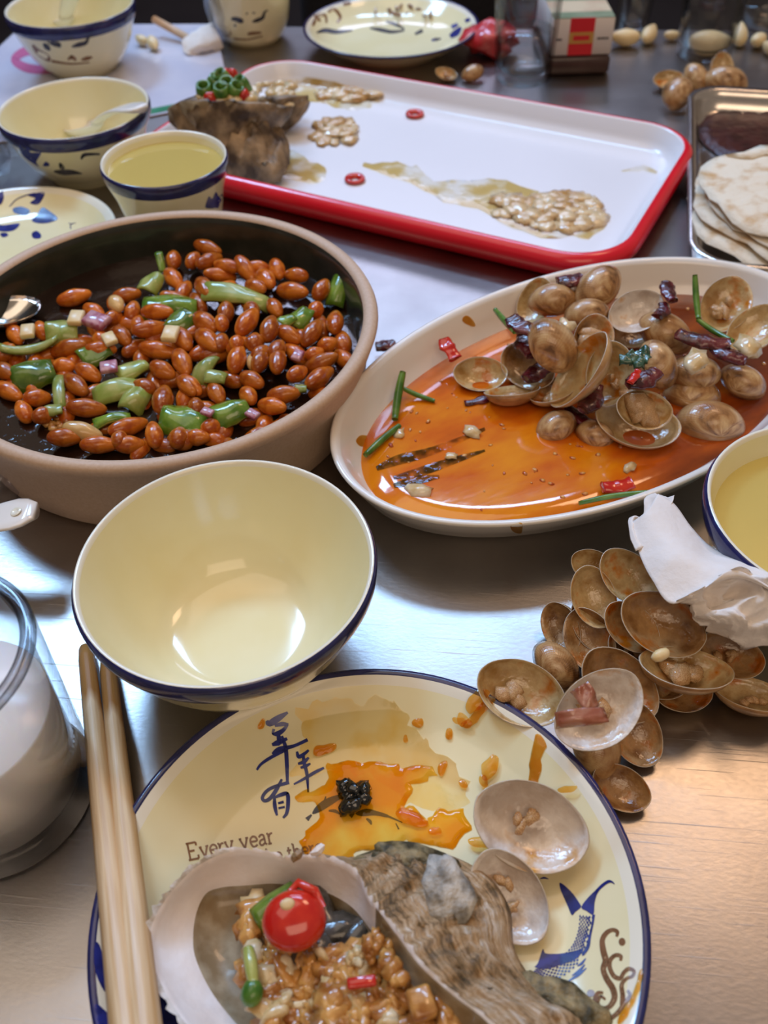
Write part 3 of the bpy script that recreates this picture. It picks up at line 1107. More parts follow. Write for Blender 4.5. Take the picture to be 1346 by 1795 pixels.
FAC = (0, .15, 1)       # inside turned to the viewer
G_PL, G_PILE = 'clams on the oval plate', 'empty shells heaped right of the front plate'
HEAP = [
    # px, py, size, angle, opening direction (right, up, to viewer), rest height, inside, label
    (842, 654, 96, 0, (0, .35, .95), .012, 't', 'open empty clam shell lying leftmost in the orange sauce', False),
    (898, 684, 100, 12, (-.1, .93, .35), .012, 't', 'half clam shell holding meat, tucked right of the leftmost open shell', 1.1),
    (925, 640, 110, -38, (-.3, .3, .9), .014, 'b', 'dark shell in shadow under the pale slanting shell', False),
    (968, 606, 100, -52, (.1, .35, -.95), .030, 't', 'pale smooth shell slanting down, dotted with orange oil', False),
    (937, 528, 88, 70, (-.4, .2, .85), .018, 't', 'shell standing behind the round shiny clam at the top left of the heap', False),
    (968, 527, 84, 10, (0, -.2, -1), .026, 't', 'round shiny clam at the top left of the heap', False),
    (1047, 507, 96, 48, (.1, -.3, -.9), .030, 't', 'large dull grey shell standing highest at the back of the heap', False),
    (1028, 552, 78, 10, (0, -.2, -1), .030, 't', 'small rounded clam just under the large grey shell', False),
    (1040, 592, 92, 75, (0, .3, .95), .030, 'b', 'open clam full of brown meat in the centre of the heap', 1.8),
    (1115, 544, 100, 28, (0, .25, 1), .030, 'w', 'pale open shell with an orange oil spot, tilted right at the heap top', False),
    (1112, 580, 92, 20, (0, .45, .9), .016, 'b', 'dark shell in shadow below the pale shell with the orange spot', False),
    (970, 682, 95, 28, (-.2, .75, .6), .014, 'b', 'lower half of the gaping clam in front of the heap, meat inside', 1.3),
    (1012, 648, 150, 50, (-.82, .35, .35), .020, 't', 'thin edge-on shell of the gaping clam, standing like a blade', False),
    (1068, 655, 112, 84, (-.35, .1, .9), .024, 't', 'narrow upright shell with a green leaf bit, centre right of the heap', .5),
    (975, 748, 78, 30, (0, -.15, -1), .010, 't', 'round brown clam lying in front of the heap, left of a pair', False),
    (1043, 762, 72, -20, (0, -.15, -1), .010, 't', 'round brown clam lying in front of the heap, right of a pair', False),
    (1118, 738, 150, -14, (0, .5, .85), .011, 't', 'wide shell lying under the round clam in the front of the heap', False),
    (1130, 717, 98, -8, (.1, .2, 1), .026, 't', 'shell with pale rim and a plump clam inside, front of the heap', 2.2),
    (1212, 697, 104, -4, (0, -.7, -.7), .012, 't', 'ribbed clam half hidden behind the big ribbed one', False),
    (1242, 746, 128, -6, (0, -.55, -.8), .010, 't', 'biggest ribbed brown clam, lowest at the right of the heap', False),
    (1302, 670, 86, -28, (0, -.2, -1), .014, 't', 'smooth brown clam at the right end of the heap', False),
    (1217, 655, 92, 0, (0, -.15, -1), .018, 't', 'clam covered with garlic bits, below the dark chili strip', False),
    (1152, 640, 92, -70, (0, -.3, -.95), .026, 't', 'glossy clam beside the red chili in the middle of the heap', False),
    (1165, 585, 100, -30, (0, -.15, -1), .020, 't', 'dull brown clam behind the green leaf, at the back of the heap', False),
    (1272, 532, 112, 62, (-.1, .3, .95), .026, 't', 'big tan shell standing at the right back of the heap', .8),
    (1322, 574, 110, 48, (-.3, .5, .8), .026, 't', 'tan shell with orange sauce in it, cut by the right edge of the photo', False),
]
for i, (px, py, sz, an, n, rest, k, lab, meat) in enumerate(HEAP):
    shell(px, py, sz, an, n, rest, lab, k, i, 1 if i % 2 else -1, meat, G_PL, cat='clam', name='clam')

PILE = [
    (1040, 992, 80, -20, (0, .1, 1), .02, 't', 'shell peeping out highest at the back left of the empty-shell pile', False),
    (1043, 1090, 116, -70, (.1, .3, .95), .004, 'b', 'shell directly under the deep orange-stained shell in the pile', False),
    (1042, 1046, 112, -72, (.1, .15, 1), .016, 't', 'deep upright shell with an orange stain, left top of the pile', False),
    (1103, 1010, 116, -40, (.1, .2, 1), .022, 't', 'wide tan shell at the top of the pile, touching the tissue', False),
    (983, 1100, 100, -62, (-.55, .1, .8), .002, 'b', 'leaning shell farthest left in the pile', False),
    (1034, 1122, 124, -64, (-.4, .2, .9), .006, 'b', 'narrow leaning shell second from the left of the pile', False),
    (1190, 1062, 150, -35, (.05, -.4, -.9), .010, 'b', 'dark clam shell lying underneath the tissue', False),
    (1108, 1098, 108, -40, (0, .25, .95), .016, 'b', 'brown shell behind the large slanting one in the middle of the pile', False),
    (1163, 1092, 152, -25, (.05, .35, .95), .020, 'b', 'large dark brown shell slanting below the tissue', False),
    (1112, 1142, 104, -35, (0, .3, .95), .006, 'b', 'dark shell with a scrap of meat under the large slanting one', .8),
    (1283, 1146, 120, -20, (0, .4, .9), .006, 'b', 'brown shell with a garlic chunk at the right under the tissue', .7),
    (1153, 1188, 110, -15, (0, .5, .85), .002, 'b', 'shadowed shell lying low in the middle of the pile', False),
    (1198, 1212, 110, 5, (0, .55, .8), .002, 'b', 'pinkish brown shell at the bottom front of the pile', False),
    (1203, 1168, 162, -8, (.05, .88, .5), .014, 't', 'shell with orange sauce and a pale meat scrap, edge on in the pile', 1.2),
    (1318, 1214, 140, -14, (.05, .9, .45), .002, 't', 'ribbed half shell cut by the right edge below the tissue', .6),
    (974, 1168, 105, -50, (-.15, -.35, -.9), .004, 'w', 'greyish white shell turned over beside the plate rim', False),
    (1088, 1200, 160, -42, (.1, .2, 1), .006, 'b', 'brownish shell behind the white one with red skin', False),
    (1116, 1284, 130, -62, (.1, .15, 1), .002, 'b', 'shell with a pale rim right of the white one with red skin', False),
    (1044, 1310, 120, -70, (.1, -.2, -.95), .002, 't', 'shell under the white one, half hidden by the plate rim', False),
    (1090, 1380, 112, -28, (0, .4, .95), .001, 'b', 'orange-stained shell nearest the viewer, beside the plate rim', False),
    (914, 1212, 160, -22, (0, .4, .95), .014, 't', 'glossy open shell leaning on the plate rim, leftmost of the heap', 1.0),
    (1050, 1243, 168, 38, (-.05, .2, 1), .022, 'w', 'white open shell with a scrap of red skin, beside the plate', .9),
]
for i, (px, py, sz, an, n, rest, k, lab, meat) in enumerate(PILE):
    shell(px, py, sz, an, n, rest, lab, k, i + 1, 1 if i % 2 else -1, meat, G_PILE)
# two on the front plate
shell(893, 1572, 175, -58, (-.1, .25, 1), .0065, 'clam shell tucked behind the oyster on the front plate', 'w', 1, 1, .5, 'shells on the front plate')
shell(931, 1446, 208, -22, (0, .25, 1), .012, 'clear open clam shell lying on the right of the front plate', 'w', 0, 1, .6, 'shells on the front plate')
# far right pile and two near the glass
for i, (px, py, sz, an, n, k, lab) in enumerate((
        (1172, 138, 58, 8, (0, .3, .9), 't', 'tan shell leftmost of the far pile behind the steel tray'),
        (1185, 166, 74, 62, (-.2, -.2, -.9), 't', 'orange-brown shell nearest in the far pile behind the steel tray'),
        (1220, 138, 62, -60, (.1, -.2, -.9), 't', 'brown shell in the middle of the far pile'),
        (1266, 118, 62, 78, (.2, .1, .95), 't', 'shell standing upright in the far pile before the glass'),
        (1270, 146, 84, -8, (0, -.3, -.9), 't', 'low tan shell at the right of the far pile'))):
    shell(px, py, sz, an, n, .001 if i != 3 else .006, lab, k, i, 1, False, 'far shell pile')
shell(782, 128, 42, -20, (0, .4, .9), .001, 'small shell left of the pair between plate and glass', 't', 0, 1, .8)
shell(828, 130, 46, 25, (0, -.3, -.9), .001, 'small orange shell right of the pair between plate and glass', 't', 1)


# ---------------------------------------------------------------- peanuts
def peanut_mesh(seed):
    V, F = ICO3
    out = []
    for v in V:
        w_ = 1 - .10 * v.x + .03 * cos(v.x * 6)
        out.append((v.x * .0098, v.y * .0060 * w_, v.z * .0058 * w_ * (1 + .04 * noise.noise(v * 2 + Vector((seed, 0, 0))))))
    o = mesh('peanut', out, F, M['peanut'])
    me = o.data
    bpy.data.objects.remove(o)
    return me


PN = [peanut_mesh(s) for s in (1, 5)]
PN_PALE = PN[0].copy()
PN_PALE.materials[0] = M['peanut_pale']


def cvt(lst, ox, oy, s):
    return [(ox + a[0] / s, oy + a[1] / s, a[2] / s if len(a) > 2 else 150 / s, a[3] if len(a) > 3 else None) for a in lst]


pea = []
pea += cvt([(515, 560, 190, 15), (1205, 300, 150, 90), (1205, 430, 190, -50), (655, 660, 160, -30), (785, 705, 120), (805, 610, 150, -60), (880, 545, 160, 10), (1090, 660, 210, 0), (1050, 780, 240, 5), (850, 830, 170, -50), (1270, 850, 210, -60), (110, 820, 160, -60), (290, 790, 130), (470, 910, 200, 20), (920, 660, 150), (700, 850, 130), (20, 940, 150)], 0, 380, 3.96)
pea += cvt([(245, 135, 200, -50), (390, 200, 170, 80), (165, 205, 170, -20), (70, 285, 130, 60), (175, 290, 170, 20), (290, 325, 150), (415, 345, 200, -55), (140, 465, 290, -60), (620, 345, 150, -70), (745, 385, 140), (545, 410, 200, -50), (720, 490, 280, -5), (910, 480, 150, 60), (605, 600, 150, -60), (425, 690, 210, 55), (875, 605, 120), (1000, 690, 230, 85), (570, 735, 190, 75), (700, 775, 160, -30), (850, 760, 200, 55), (150, 695, 190, -35), (255, 695, 130), (165, 810, 220, -45), (950, 840, 110), (475, 820, 130, 20), (365, 845, 140), (620, 870, 150), (510, 895, 120), (500, 330, 120), (480, 460, 150, -20)], 320, 380, 3.74)
pea += cvt([(30, 240, 150, 40), (30, 360, 170, -30), (60, 500, 210, -30), (165, 640, 170), (440, 325, 150, 0), (480, 200, 220, 15), (615, 370, 180, -30), (525, 455, 230, -40), (600, 615, 220, -5), (260, 545, 150, 0), (300, 665, 130), (450, 820, 190, 0), (1095, 215, 250, -12), (1130, 355, 170, -30), (1265, 300, 250, -65), (1300, 460, 190, -50), (1130, 555, 240, 80), (890, 745, 230, 15), (830, 830, 130), (1070, 800, 180), (1240, 820, 150), (690, 870, 210, 0), (1250, 845, 150), (900, 870, 170, 0), (700, 210, 170, 0), (1000, 470, 150)], 0, 560, 3.96)
pea += cvt([(280, 90, 150, 70), (400, 205, 220, 75), (400, 90, 130), (530, 85, 140), (570, 220, 190, 70), (700, 215, 280, 85), (845, 315, 150, 30), (970, 170, 120), (1020, 235, 220, 25), (1010, 345, 240, 35), (510, 365, 190, -25), (485, 480, 180, -55), (745, 470, 200, 8), (660, 555, 200, -8), (60, 400, 190, -40), (250, 460, 190, -60), (215, 705, 140), (100, 560, 140), (20, 790, 150, 0), (110, 785, 150, 0)], 320, 580, 4.2)


def heap_z(px, py):
    d = sqrt(((px - 430) / 250) ** 2 + ((py - 560) / 190) ** 2)
    return .0315 + .010 * max(0, 1 - d)


rp = random.Random(3)
GP = 'fried peanuts in the stoneware bowl'
LP = 'glossy reddish brown fried peanut heaped in the dark glazed stoneware bowl'


def peanut(px, py, size, ang, z, pale=False, label=None):
    p = at(px, py, z)
    if (p.xy - PC.xy).length > .1005:
        return
    o = bpy.data.objects.new('peanut', PN_PALE if pale else PN[rp.randrange(2)])
    COL.objects.link(o)
    s = max(.55, min(1.1, px_size(p, size * 1.25) / .0196))
    a = ang if ang is not None else rp.uniform(0, 180)
    n = (rp.uniform(-.35, .35), .69 + rp.uniform(-.3, .2), .72)
    th = .92 + rp.uniform(-.06, .10)
    put(o, px, py, z, n, a, (s * 1.04, (.60 + .27 * s) * th, (.60 + .27 * s) * th))
    tag(o, label or LP, 'peanut', GP)


for x, y, s, a in pea:
    peanut(x, y, s, a, heap_z(x, y) + rp.uniform(-.001, .0015))
for k in range(400):        # the layer under the top one shows in the gaps
    x, y = rp.uniform(0, 610), rp.uniform(440, 790)
    if y < 640 - x * .42 or (y < 620 and x < 120) or (x > 390 and 640 < y < 730 and rp.random() < .8) or (x < 230 and y > 690 and rp.random() < .8):
        continue
    if any((x - q[0]) ** 2 + (y - q[1]) ** 2 < 19 ** 2 for q in pea):
        continue
    pea.append((x, y, 40, None))
    peanut(x, y, 46, None, heap_z(x, y) - .0045)
peanut(145, 757, 56, -15, .0325, True, 'pale peeled peanut at the near edge of the stoneware bowl')
peanut(204, 533, 36, -60, .037, True, 'yellowish broken peanut near the back left of the peanut heap')
peanut(448, 633, 40, 75, .036, True, 'golden peanut half beside the dark sauce in the peanut heap')


# ---------------------------------------------------------------- green pepper, shallot, garlic bits
def bent_patch(w_, l, th, curv, twist=0.0, wob=0, seed=0):
    nx, ny = 7, 9
    top, bot = [], []
    for j in range(ny):
        for i in range(nx):
            u, v = i / (nx - 1) - .5, j / (ny - 1) - .5
            ww = w_ * (1 - .25 * abs(v) * (1 + .5 * noise.noise(Vector((seed, v * 3, 0)))))
            a = v * curv
            R_ = l / curv if abs(curv) > .01 else 0
            y, z = (R_ * sin(a), R_ * (cos(a) - 1)) if R_ else (v * l, 0)
            x = u * ww
            z += -.9 * u * u * ww + twist * u * v * w_ + wob * w_ * noise.noise(Vector((u * 2.5 + seed, v * 2.5, seed)))
            top.append(Vector((x, y, z)))
            bot.append(Vector((x * .94, y * .96, z - th)))
    V = top + bot
    F, MI = [], []
    N = nx * ny
    for j in range(ny - 1):
        for i in range(nx - 1):
            a = j * nx + i
            F.append((a, a + 1, a + nx + 1, a + nx))
            MI.append(0)
            F.append((N + a, N + a + nx, N + a + nx + 1, N + a + 1))
            MI.append(1)
    rim = [i for i in range(nx)] + [j * nx + nx - 1 for j in range(1, ny)] + [(ny - 1) * nx + i for i in range(nx - 2, -1, -1)] + [j * nx for j in range(ny - 2, 0, -1)]
    for k in range(len(rim)):
        a, b = rim[k], rim[(k + 1) % len(rim)]
        F.append((a, N + a, N + b, b))
        MI.append(1)
    return V, F, MI


GPEP = 'green pepper pieces among the peanuts'
PEP = [
    # px, py, across px, along px, angle of the long side, curve, n, inner side up?, label
    (263, 489, 34, 40, 80, .6, (0, .6, .8), 0, 'pale green pepper piece at the back of the peanut heap'),
    (283, 458, 12, 36, 90, .3, (.4, .3, .8), 1, 'thin upright green pepper strip at the back of the heap'),
    (296, 527, 44, 84, -5, .5, (0, .5, .85), 1, 'broad green pepper strip across the back of the heap'),
    (318, 558, 40, 46, 60, .5, (.1, .4, .9), 1, 'dark green pepper piece under the broad back strip'),
    (106, 577, 42, 50, 0, .4, (0, .35, .95), 0, 'olive square pepper piece at the left of the heap'),
    (52, 606, 20, 90, 8, -1.0, (0, .75, .6), 0, 'curved green pepper strip lying at the far left'),
    (162, 612, 46, 46, 40, .7, (0, .5, .85), 1, 'dark green pepper piece left of the centre'),
    (416, 506, 40, 112, -28, .8, (.1, .6, .8), 0, 'long light green pepper strip in the middle back'),
    (591, 498, 30, 66, 85, .5, (-.2, .3, .95), 1, 'upright green pepper piece at the right end of the bowl'),
    (525, 550, 34, 42, 70, .8, (0, .5, .8), 1, 'small dark green pepper piece at the right of the heap'),
    (503, 556, 22, 26, 50, .5, (0, .6, .8), 1, 'tiny green pepper bit beside the dark one on the right'),
    (53, 646, 62, 66, 20, .6, (0, .55, .85), 1, 'large dark green pepper square at the left'),
    (101, 680, 18, 76, 100, .8, (0, .6, .8), 0, 'long thin pepper strip left of the front'),
    (206, 672, 44, 88, 12, 1.2, (0, .6, .8), 0, 'curled light green pepper piece in the middle front'),
    (238, 690, 40, 52, 70, 1.3, (.2, .5, .8), 0, 'folded pale green pepper end beside the curled one'),
    (228, 640, 36, 50, 45, .8, (0, .6, .8), 0, 'green pepper tip below the pink shallot cube'),
    (194, 727, 22, 58, 15, .8, (0, .7, .7), 1, 'narrow dark green pepper strip near the front'),
    (320, 728, 56, 72, -20, .7, (.1, .55, .8), 1, 'bright green pepper triangle at the near edge'),
    (402, 714, 46, 58, 30, .6, (0, .55, .85), 1, 'green pepper piece near the edge right of the triangle'),
    (352, 640, 30, 62, 85, 1.6, (-.3, .5, .8), 0, 'hooked green pepper ring piece in the middle of the bowl'),
    (377, 655, 26, 34, -20, .6, (0, .6, .8), 0, 'yellow green pepper bit beside the hooked piece'),
    (92, 714, 22, 28, 0, .5, (0, .6, .8), 0, 'pale pepper scrap floating at the front left'),
    (527, 677, 16, 18, 0, .5, (0, .6, .8), 0, 'tiny pale pepper bit floating at the right'),
]
for i, (px, py, a, b, an, cu, n, skin, lab) in enumerate(PEP):
    z = heap_z(px, py) + .0045
    p = at(px, py, z)
    V, F, MI = bent_patch(px_size(p, a * 1.2), px_size(p, b * 1.15), .0016, cu, .4, .12, i * 3.1)
    o = mesh('pepper_piece', V, F, [M['pepper'] if skin else M['pepper_in'], M['pepper_in']], MI)
    put(o, px, py, z, n, an - 90)
    tag(o, lab, 'pepper', GPEP)

for i, (px, py, s, an, m, lab, nm) in enumerate((
        (192, 647, 30, 10, 'shallot', 'pink shallot cube in the middle of the peanuts', 'shallot_piece'),
        (522, 626, 24, 60, 'shallot', 'purple shallot bit right of the dark sauce', 'shallot_piece'),
        (443, 729, 24, -30, 'shallot', 'purple shallot bit at the near edge of the bowl', 'shallot_piece'),
        (364, 725, 22, -20, 'shallot', 'dark shallot bit beside the pepper triangle', 'shallot_piece'),
        (171, 568, 44, -20, 'shallot', 'long pink shallot slice left of the heap centre', 'shallot_piece'),
        (50, 585, 32, 85, 'garlic', 'white garlic slice at the left end of the peanuts', 'garlic_piece'),
        (135, 562, 34, 70, 'garlic', 'brownish garlic slice at the back left of the peanuts', 'garlic_piece'),
        (193, 598, 30, -60, 'garlic', 'thin pale garlic sliver left of the heap centre', 'garlic_piece'),
        (300, 590, 36, 70, 'garlic', 'pale garlic sliver in the middle of the peanuts', 'garlic_piece'))):
    z = heap_z(px, py) + .0048
    p = at(px, py, z)
    sz = px_size(p, s)
    V, F = bevbox(sz, sz * (.75 if i else .9), sz * .35, sz * .1)
    o = mesh(nm, V, F, M[m])
    put(o, px, py, z, (0, .6, .8), an)
    tag(o, lab, nm.split('_')[0], 'shallot and garlic bits among the peanuts')
parts = []
for k in range(26):
    x, y = rp.uniform(78, 130), rp.uniform(728, 752)
    q = at(x, y, .0285) - PC
    parts.append(xf(lump(.0022, .0018, .0014, .4, 2, k, ICO1), Matrix.Identity(3), q))
V, F = join(parts)
o = mesh('garlic_crumb', V, F, M['mince'])
o.location = PC
tag(o, 'brown garlic crumbs floating at the near left of the peanut bowl', 'garlic', kind='stuff')

# steel spoon standing in the peanuts at the left
def spoon(name, label, tip, neck, end, width, m, hw=.006, dip=.006, hole=False, group=None, up=Vector((0, 0, 1))):
    """tip and neck: ends of the spoon's bowl, end: end of the handle (world points)"""
    o = empty(name, label, 'spoon', tip, None, group)
    ax = (neck - tip)
    L = ax.length
    ax.normalize()
    sd = ax.cross(up).normalized()
    nn = sd.cross(ax).normalized()
    if nn.z < 0:
        nn = -nn
    nu, nv = 20, 7
    V, F = [], []
    for s in (0, 1):
        for j in range(nv + 1):
            r = j / nv
            for k in range(nu):
                t = 2 * pi * k / nu
                x, y = cos(t) * r, sin(t) * r
                d = -dip * (1 - r * r) + (0 if s == 0 else -.0013 * (1 if r < 1 else .4))
                V.append(ax * (L / 2 + x * L / 2) + sd * (y * width / 2) + nn * d)
    n1 = (nv + 1) * nu
    for j in range(nv):
        for k in range(nu):
            k2 = (k + 1) % nu
            F.append((j * nu + k, (j + 1) * nu + k, (j + 1) * nu + k2, j * nu + k2))
            F.append((n1 + j * nu + k, n1 + j * nu + k2, n1 + (j + 1) * nu + k2, n1 + (j + 1) * nu + k))
    for k in range(nu):
        F.append((nv * nu + k, n1 + nv * nu + k, n1 + nv * nu + (k + 1) % nu, nv * nu + (k + 1) % nu))
    mesh('bowl', V, F, m, parent=o)
    a, b = neck - tip - ax * .003, end - tip
    loops = []
    for i in range(13):
        t = i / 12
        p = a.lerp(b, t) + nn * (.004 * sin(pi * t))
        wv = hw * (.75 + .5 * t) * (1 if i < 11 else (.85 if i == 11 else .5))
        th = .0022
        loops.append([p + sd * (wv * cos(q)) + nn * (th * sin(q) + (.0012 * cos(q) ** 2)) for q in [2 * pi * k / 12 for k in range(12)]])
    V, F = loft(loops, True, True, True)
    mesh('handle', V, F, m, parent=o)
    if hole:
        p = a.lerp(b, .86) + nn * .0042
        V, F, MI = lathe([(.0028, 0, 0), (.0022, .0006, 0), (.0014, .0002, 0), (0, -.0002, 0)], 20)
        R = Matrix((sd, ax, nn)).transposed()
        mesh('hole_rim', *xf((V, F), R, p), M['lip'], parent=o)
    return o


spoon('metal_spoon', 'steel spoon sticking into the peanuts from the left edge', at(70, 527, .034), at(-60, 560, .040), at(-330, 480, .085), .030, M['steel_spoon'], .005, .009)
spoon('soup_spoon', 'white porcelain spoon lying in the cream bowl behind the tea cup', at(120, 222, .018), at(175, 214, .034), at(250, 192, .056), .026, M['white'], .0090, .008)
spoon('soup_spoon', 'white porcelain spoon standing in the far left fish bowl', at(90, 46, .012), at(118, 30, .036), at(150, -40, .085), .026, M['white'], .0100, .008)
spoon('soup_spoon', 'white porcelain spoon handle reaching in from the left edge below the peanut bowl', at(-190, 985, .008), at(-110, 960, .016), at(64, 898, .034), .036, M['white'], .0085, .009, True)

# ---------------------------------------------------------------- dried chili, scallion and garlic on the clams
def chili(px, py, l, wd, an, n, z, label, m='dried_chili', bend=.3, group='chili pieces on the clam plate', name='dried_chili'):
    p = at(px, py, z)
    L, r = px_size(p, l), px_size(p, wd) / 2
    path, rad = [], []
    for i in range(15):
        t = i / 14 - .5
        path.append(Vector((t * L, bend * L * (t * t - .1), 0)))
        rad.append(r * (1 - .5 * abs(t)) * (1 + .25 * noise.noise(Vector((t * 5, px, py)))))
    V, F = tube(path, rad, 14)
    V = [Vector((v[0] * (1 + .10 * noise.noise(Vector(v) * 260 + Vector((px, 0, 0)))), v[1] * (1.15 + .5 * noise.noise(Vector(v) * 170 + Vector((px, py, 0)))), v[2] * (.55 + .3 * noise.noise(Vector(v) * 240 + Vector((py, 0, 0)))))) for v in V]
    o = mesh(name, V, F, M[m])
    put(o, px, py, z, n, an)
    tag(o, label, 'chili', group)
    return o


N0 = (0, .69, .72)
for q in ((915, 572, 56, 34, -35, .046, 'crumpled dark red chili at the upper left of the clam heap'),
          (1000, 492, 50, 30, 10, .040, 'dark chili pressed against the plate behind the round clams'),
          (1172, 512, 56, 26, -70, .046, 'dark purple chili standing right of the pale shell'),
          (1160, 545, 44, 22, 70, .042, 'reddish chili under the dark purple standing one'),
          (1128, 664, 70, 34, 25, .046, 'dark red chili with a bright red side in the middle of the clams'),
          (1232, 596, 90, 34, -12, .038, 'long dark chili strip at the right of the clam heap'),
          (1278, 622, 60, 34, -25, .036, 'dark chili lump at the end of the long dark strip'),
          (1036, 700, 70, 36, 60, .030, 'dark chili in the shadow between the front clams'),
          (1012, 730, 50, 26, -40, .018, 'dark chili above the two round front clams'),
          (942, 652, 60, 30, 40, .026, 'dark chili in the shadow left of the slanting shell'),
          (928, 606, 50, 40, -60, .036, 'dark chili piece left of the slanting pale shell'),
          (838, 702, 50, 16, 15, .014, 'dark chili scrap under the leftmost open shell')):
    chili(*q[:5], N0, q[5], q[6])
chili(675, 606, 34, 26, 10, N0, .006, 'dried chili fallen on the table between bowl and oval plate', group=None)
chili(788, 611, 46, 24, -62, (0, .4, .9), .024, 'fresh red chili piece on the white slope of the oval plate', 'red_chili', .05, None, 'red_chili')
chili(1082, 851, 56, 28, 8, N0, .017, 'red chili piece in the sauce at the near edge of the oval plate', 'red_chili', .2, None, 'red_chili')
chili(1112, 660, 42, 14, 55, N0, .051, 'bright red chili sliver in the middle of the clams', 'red_chili', .1, None, 'red_chili')


def strand(pts, wd, label, m='scallion', cat='scallion', name='scallion_piece', group=None, flat=1.0):
    P = cr([(x, y, z) for x, y, z in pts], 5)
    path = [at(*p) for p in P]
    o0 = path[0].copy()
    r = px_size(o0, wd) / 2
    n = len(path)
    V, F = tube([p - o0 for p in path], [r * (.75 + .25 * sin(pi * i / (n - 1))) for i in range(n)], 8)
    o = mesh(name, V, F, M[m])
    o.location = o0
    tag(o, label, cat, group)
    return o


GS = 'scallion pieces on the clam plate'
strand([(868, 543, .040), (884, 562, .044), (902, 582, .046)], 11, 'green scallion piece sticking out at the upper left of the clams', group=GS)
strand([(1218, 482, .048), (1220, 520, .040), (1224, 558, .034)], 12, 'long upright scallion piece at the back of the clam plate', group=GS)
strand([(1222, 560, .034), (1250, 580, .032), (1285, 598, .034)], 10, 'scallion strip lying below the upright one', group=GS)
strand([(706, 652, .026), (698, 690, .020), (692, 735, .015)], 15, 'short scallion piece upright on the left of the sauce', group=GS)
strand([(705, 680, .018), (730, 692, .016), (762, 703, .0145)], 9, 'thin scallion strip beside the upright left piece', group=GS)
strand([(640, 798, .016), (668, 772, .016), (700, 746, .015)], 13, 'scallion piece at the left end of the orange sauce', group=GS)
strand([(1015, 882, .017), (1070, 870, .018), (1140, 862, .024)], 10, 'thin scallion strip along the near edge of the oval plate', group=GS)
# cilantro on the clams
parts = []
for k in range(9):
    a, b = bent_patch(.006, .007, .0004, 1.0, .6, .3, k)[:2]
    parts.append(xf((a, b), orient(C2W((rp.uniform(-.6, .6), .5, .8)), rp.uniform(0, 180), ray(1110, 625)), at(1098 + rp.uniform(0, 34), 612 + rp.uniform(0, 28), .050) - at(1110, 625, .05)))
V, F = join(parts)
o = mesh('cilantro_leaf', V, F, mat('cilantro_green', (.02, .06, .03), (.05, .12, .07), 200, rough=.25, coat=.5))
o.location = at(1110, 625, .05)
tag(o, 'dark green cilantro leaf lying on the clams', 'leaf')
for i, (px, py, s, z, lab) in enumerate(((736, 860, 46, .0135, 'garlic bit in the near left corner of the sauce'), (990, 572, 40, .046, 'garlic piece wedged between two round clams'), (1220, 632, 60, .044, 'garlic lump on the clam below the dark chili'),
                                         (1312, 606, 60, .034, 'ragged garlic and meat scrap at the right of the clams'), (828, 757, 34, .014, 'garlic crumb floating in the middle of the sauce'), (790, 800, 22, .0138, 'tiny garlic crumb floating in the sauce front'),
                                         (1104, 820, 26, .0138, 'garlic crumb above the red chili at the near edge'), (700, 760, 26, .0138, 'garlic crumb floating on the left of the sauce'))):
    sz = px_size(at(px, py, z), s) / 2
    V, F = lump(sz, sz * .7, sz * .45, .7, 2.0, i + 40)
    o = mesh('garlic_piece', V, F, M['mince_pale'])
    put(o, px, py, z, N0, i * 37)
    tag(o, lab, 'garlic', 'garlic bits on the clam plate')
parts = []
for k in range(120):
    t, r_ = rp.uniform(0, 2 * pi), sqrt(rp.random()) * .93
    p = OR @ Vector(((A - .018) * r_ * cos(t), (B - .018) * r_ * sin(t), .0136)) + OC
    s2 = rp.uniform(.0004, .0013)
    parts.append(xf(lump(s2 * 1.6, s2, s2 * .4, .5, 2, k, ICO1), Matrix.Rotation(t * 3, 3, 'Z'), p))
V, F = join(parts)
tag(mesh('sauce_flake', V, F, M['sauce_flake']), 'tiny chili and garlic flakes floating in the orange sauce', 'sauce', kind='stuff')
SP = bpy.data.objects['chili_oil_sauce']
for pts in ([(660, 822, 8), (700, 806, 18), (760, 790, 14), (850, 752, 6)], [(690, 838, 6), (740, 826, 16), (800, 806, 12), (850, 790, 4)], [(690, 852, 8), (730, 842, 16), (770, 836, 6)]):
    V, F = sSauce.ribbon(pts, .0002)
    mesh('reflection_streak', V, F, M['reflection_film'], parent=SP)  # dark reflections on the sauce surface, painted as film strips
for i, c in enumerate(((905, 927, 12, 8), (672, 752, 9, 14), (640, 775, 16, 10), (820, 562, 10, 6))):
    V, F = sOval.patch(ellipse_px(c[0], c[1], c[2], c[3], 20), 6, rough=4, seed=i)
    mesh('sauce_stain', V, F, M['sauce_drop'], parent=clam_plate)

# ---------------------------------------------------------------- print on the crockery
def prints(surf, parent, name, strokes, m, label=None, patches=()):
    parts = [surf.ribbon(s) for s in strokes] + [surf.patch(p, 7, smooth=3) for p in patches]
    parts = [p for p in parts if p[1]]
    if not parts:
        return
    V, F = join(parts)
    o = mesh(name, V, F, M[m], parent=parent)
    if label:
        o['label'] = label


def c3(l):
    return [(430 + x / 3.205, 1220 + y / 3.205, ww / 2.0) for x, y, ww in l]


def c3p(l):
    return [(430 + x / 3.205, 1220 + y / 3.205) for x, y in l]


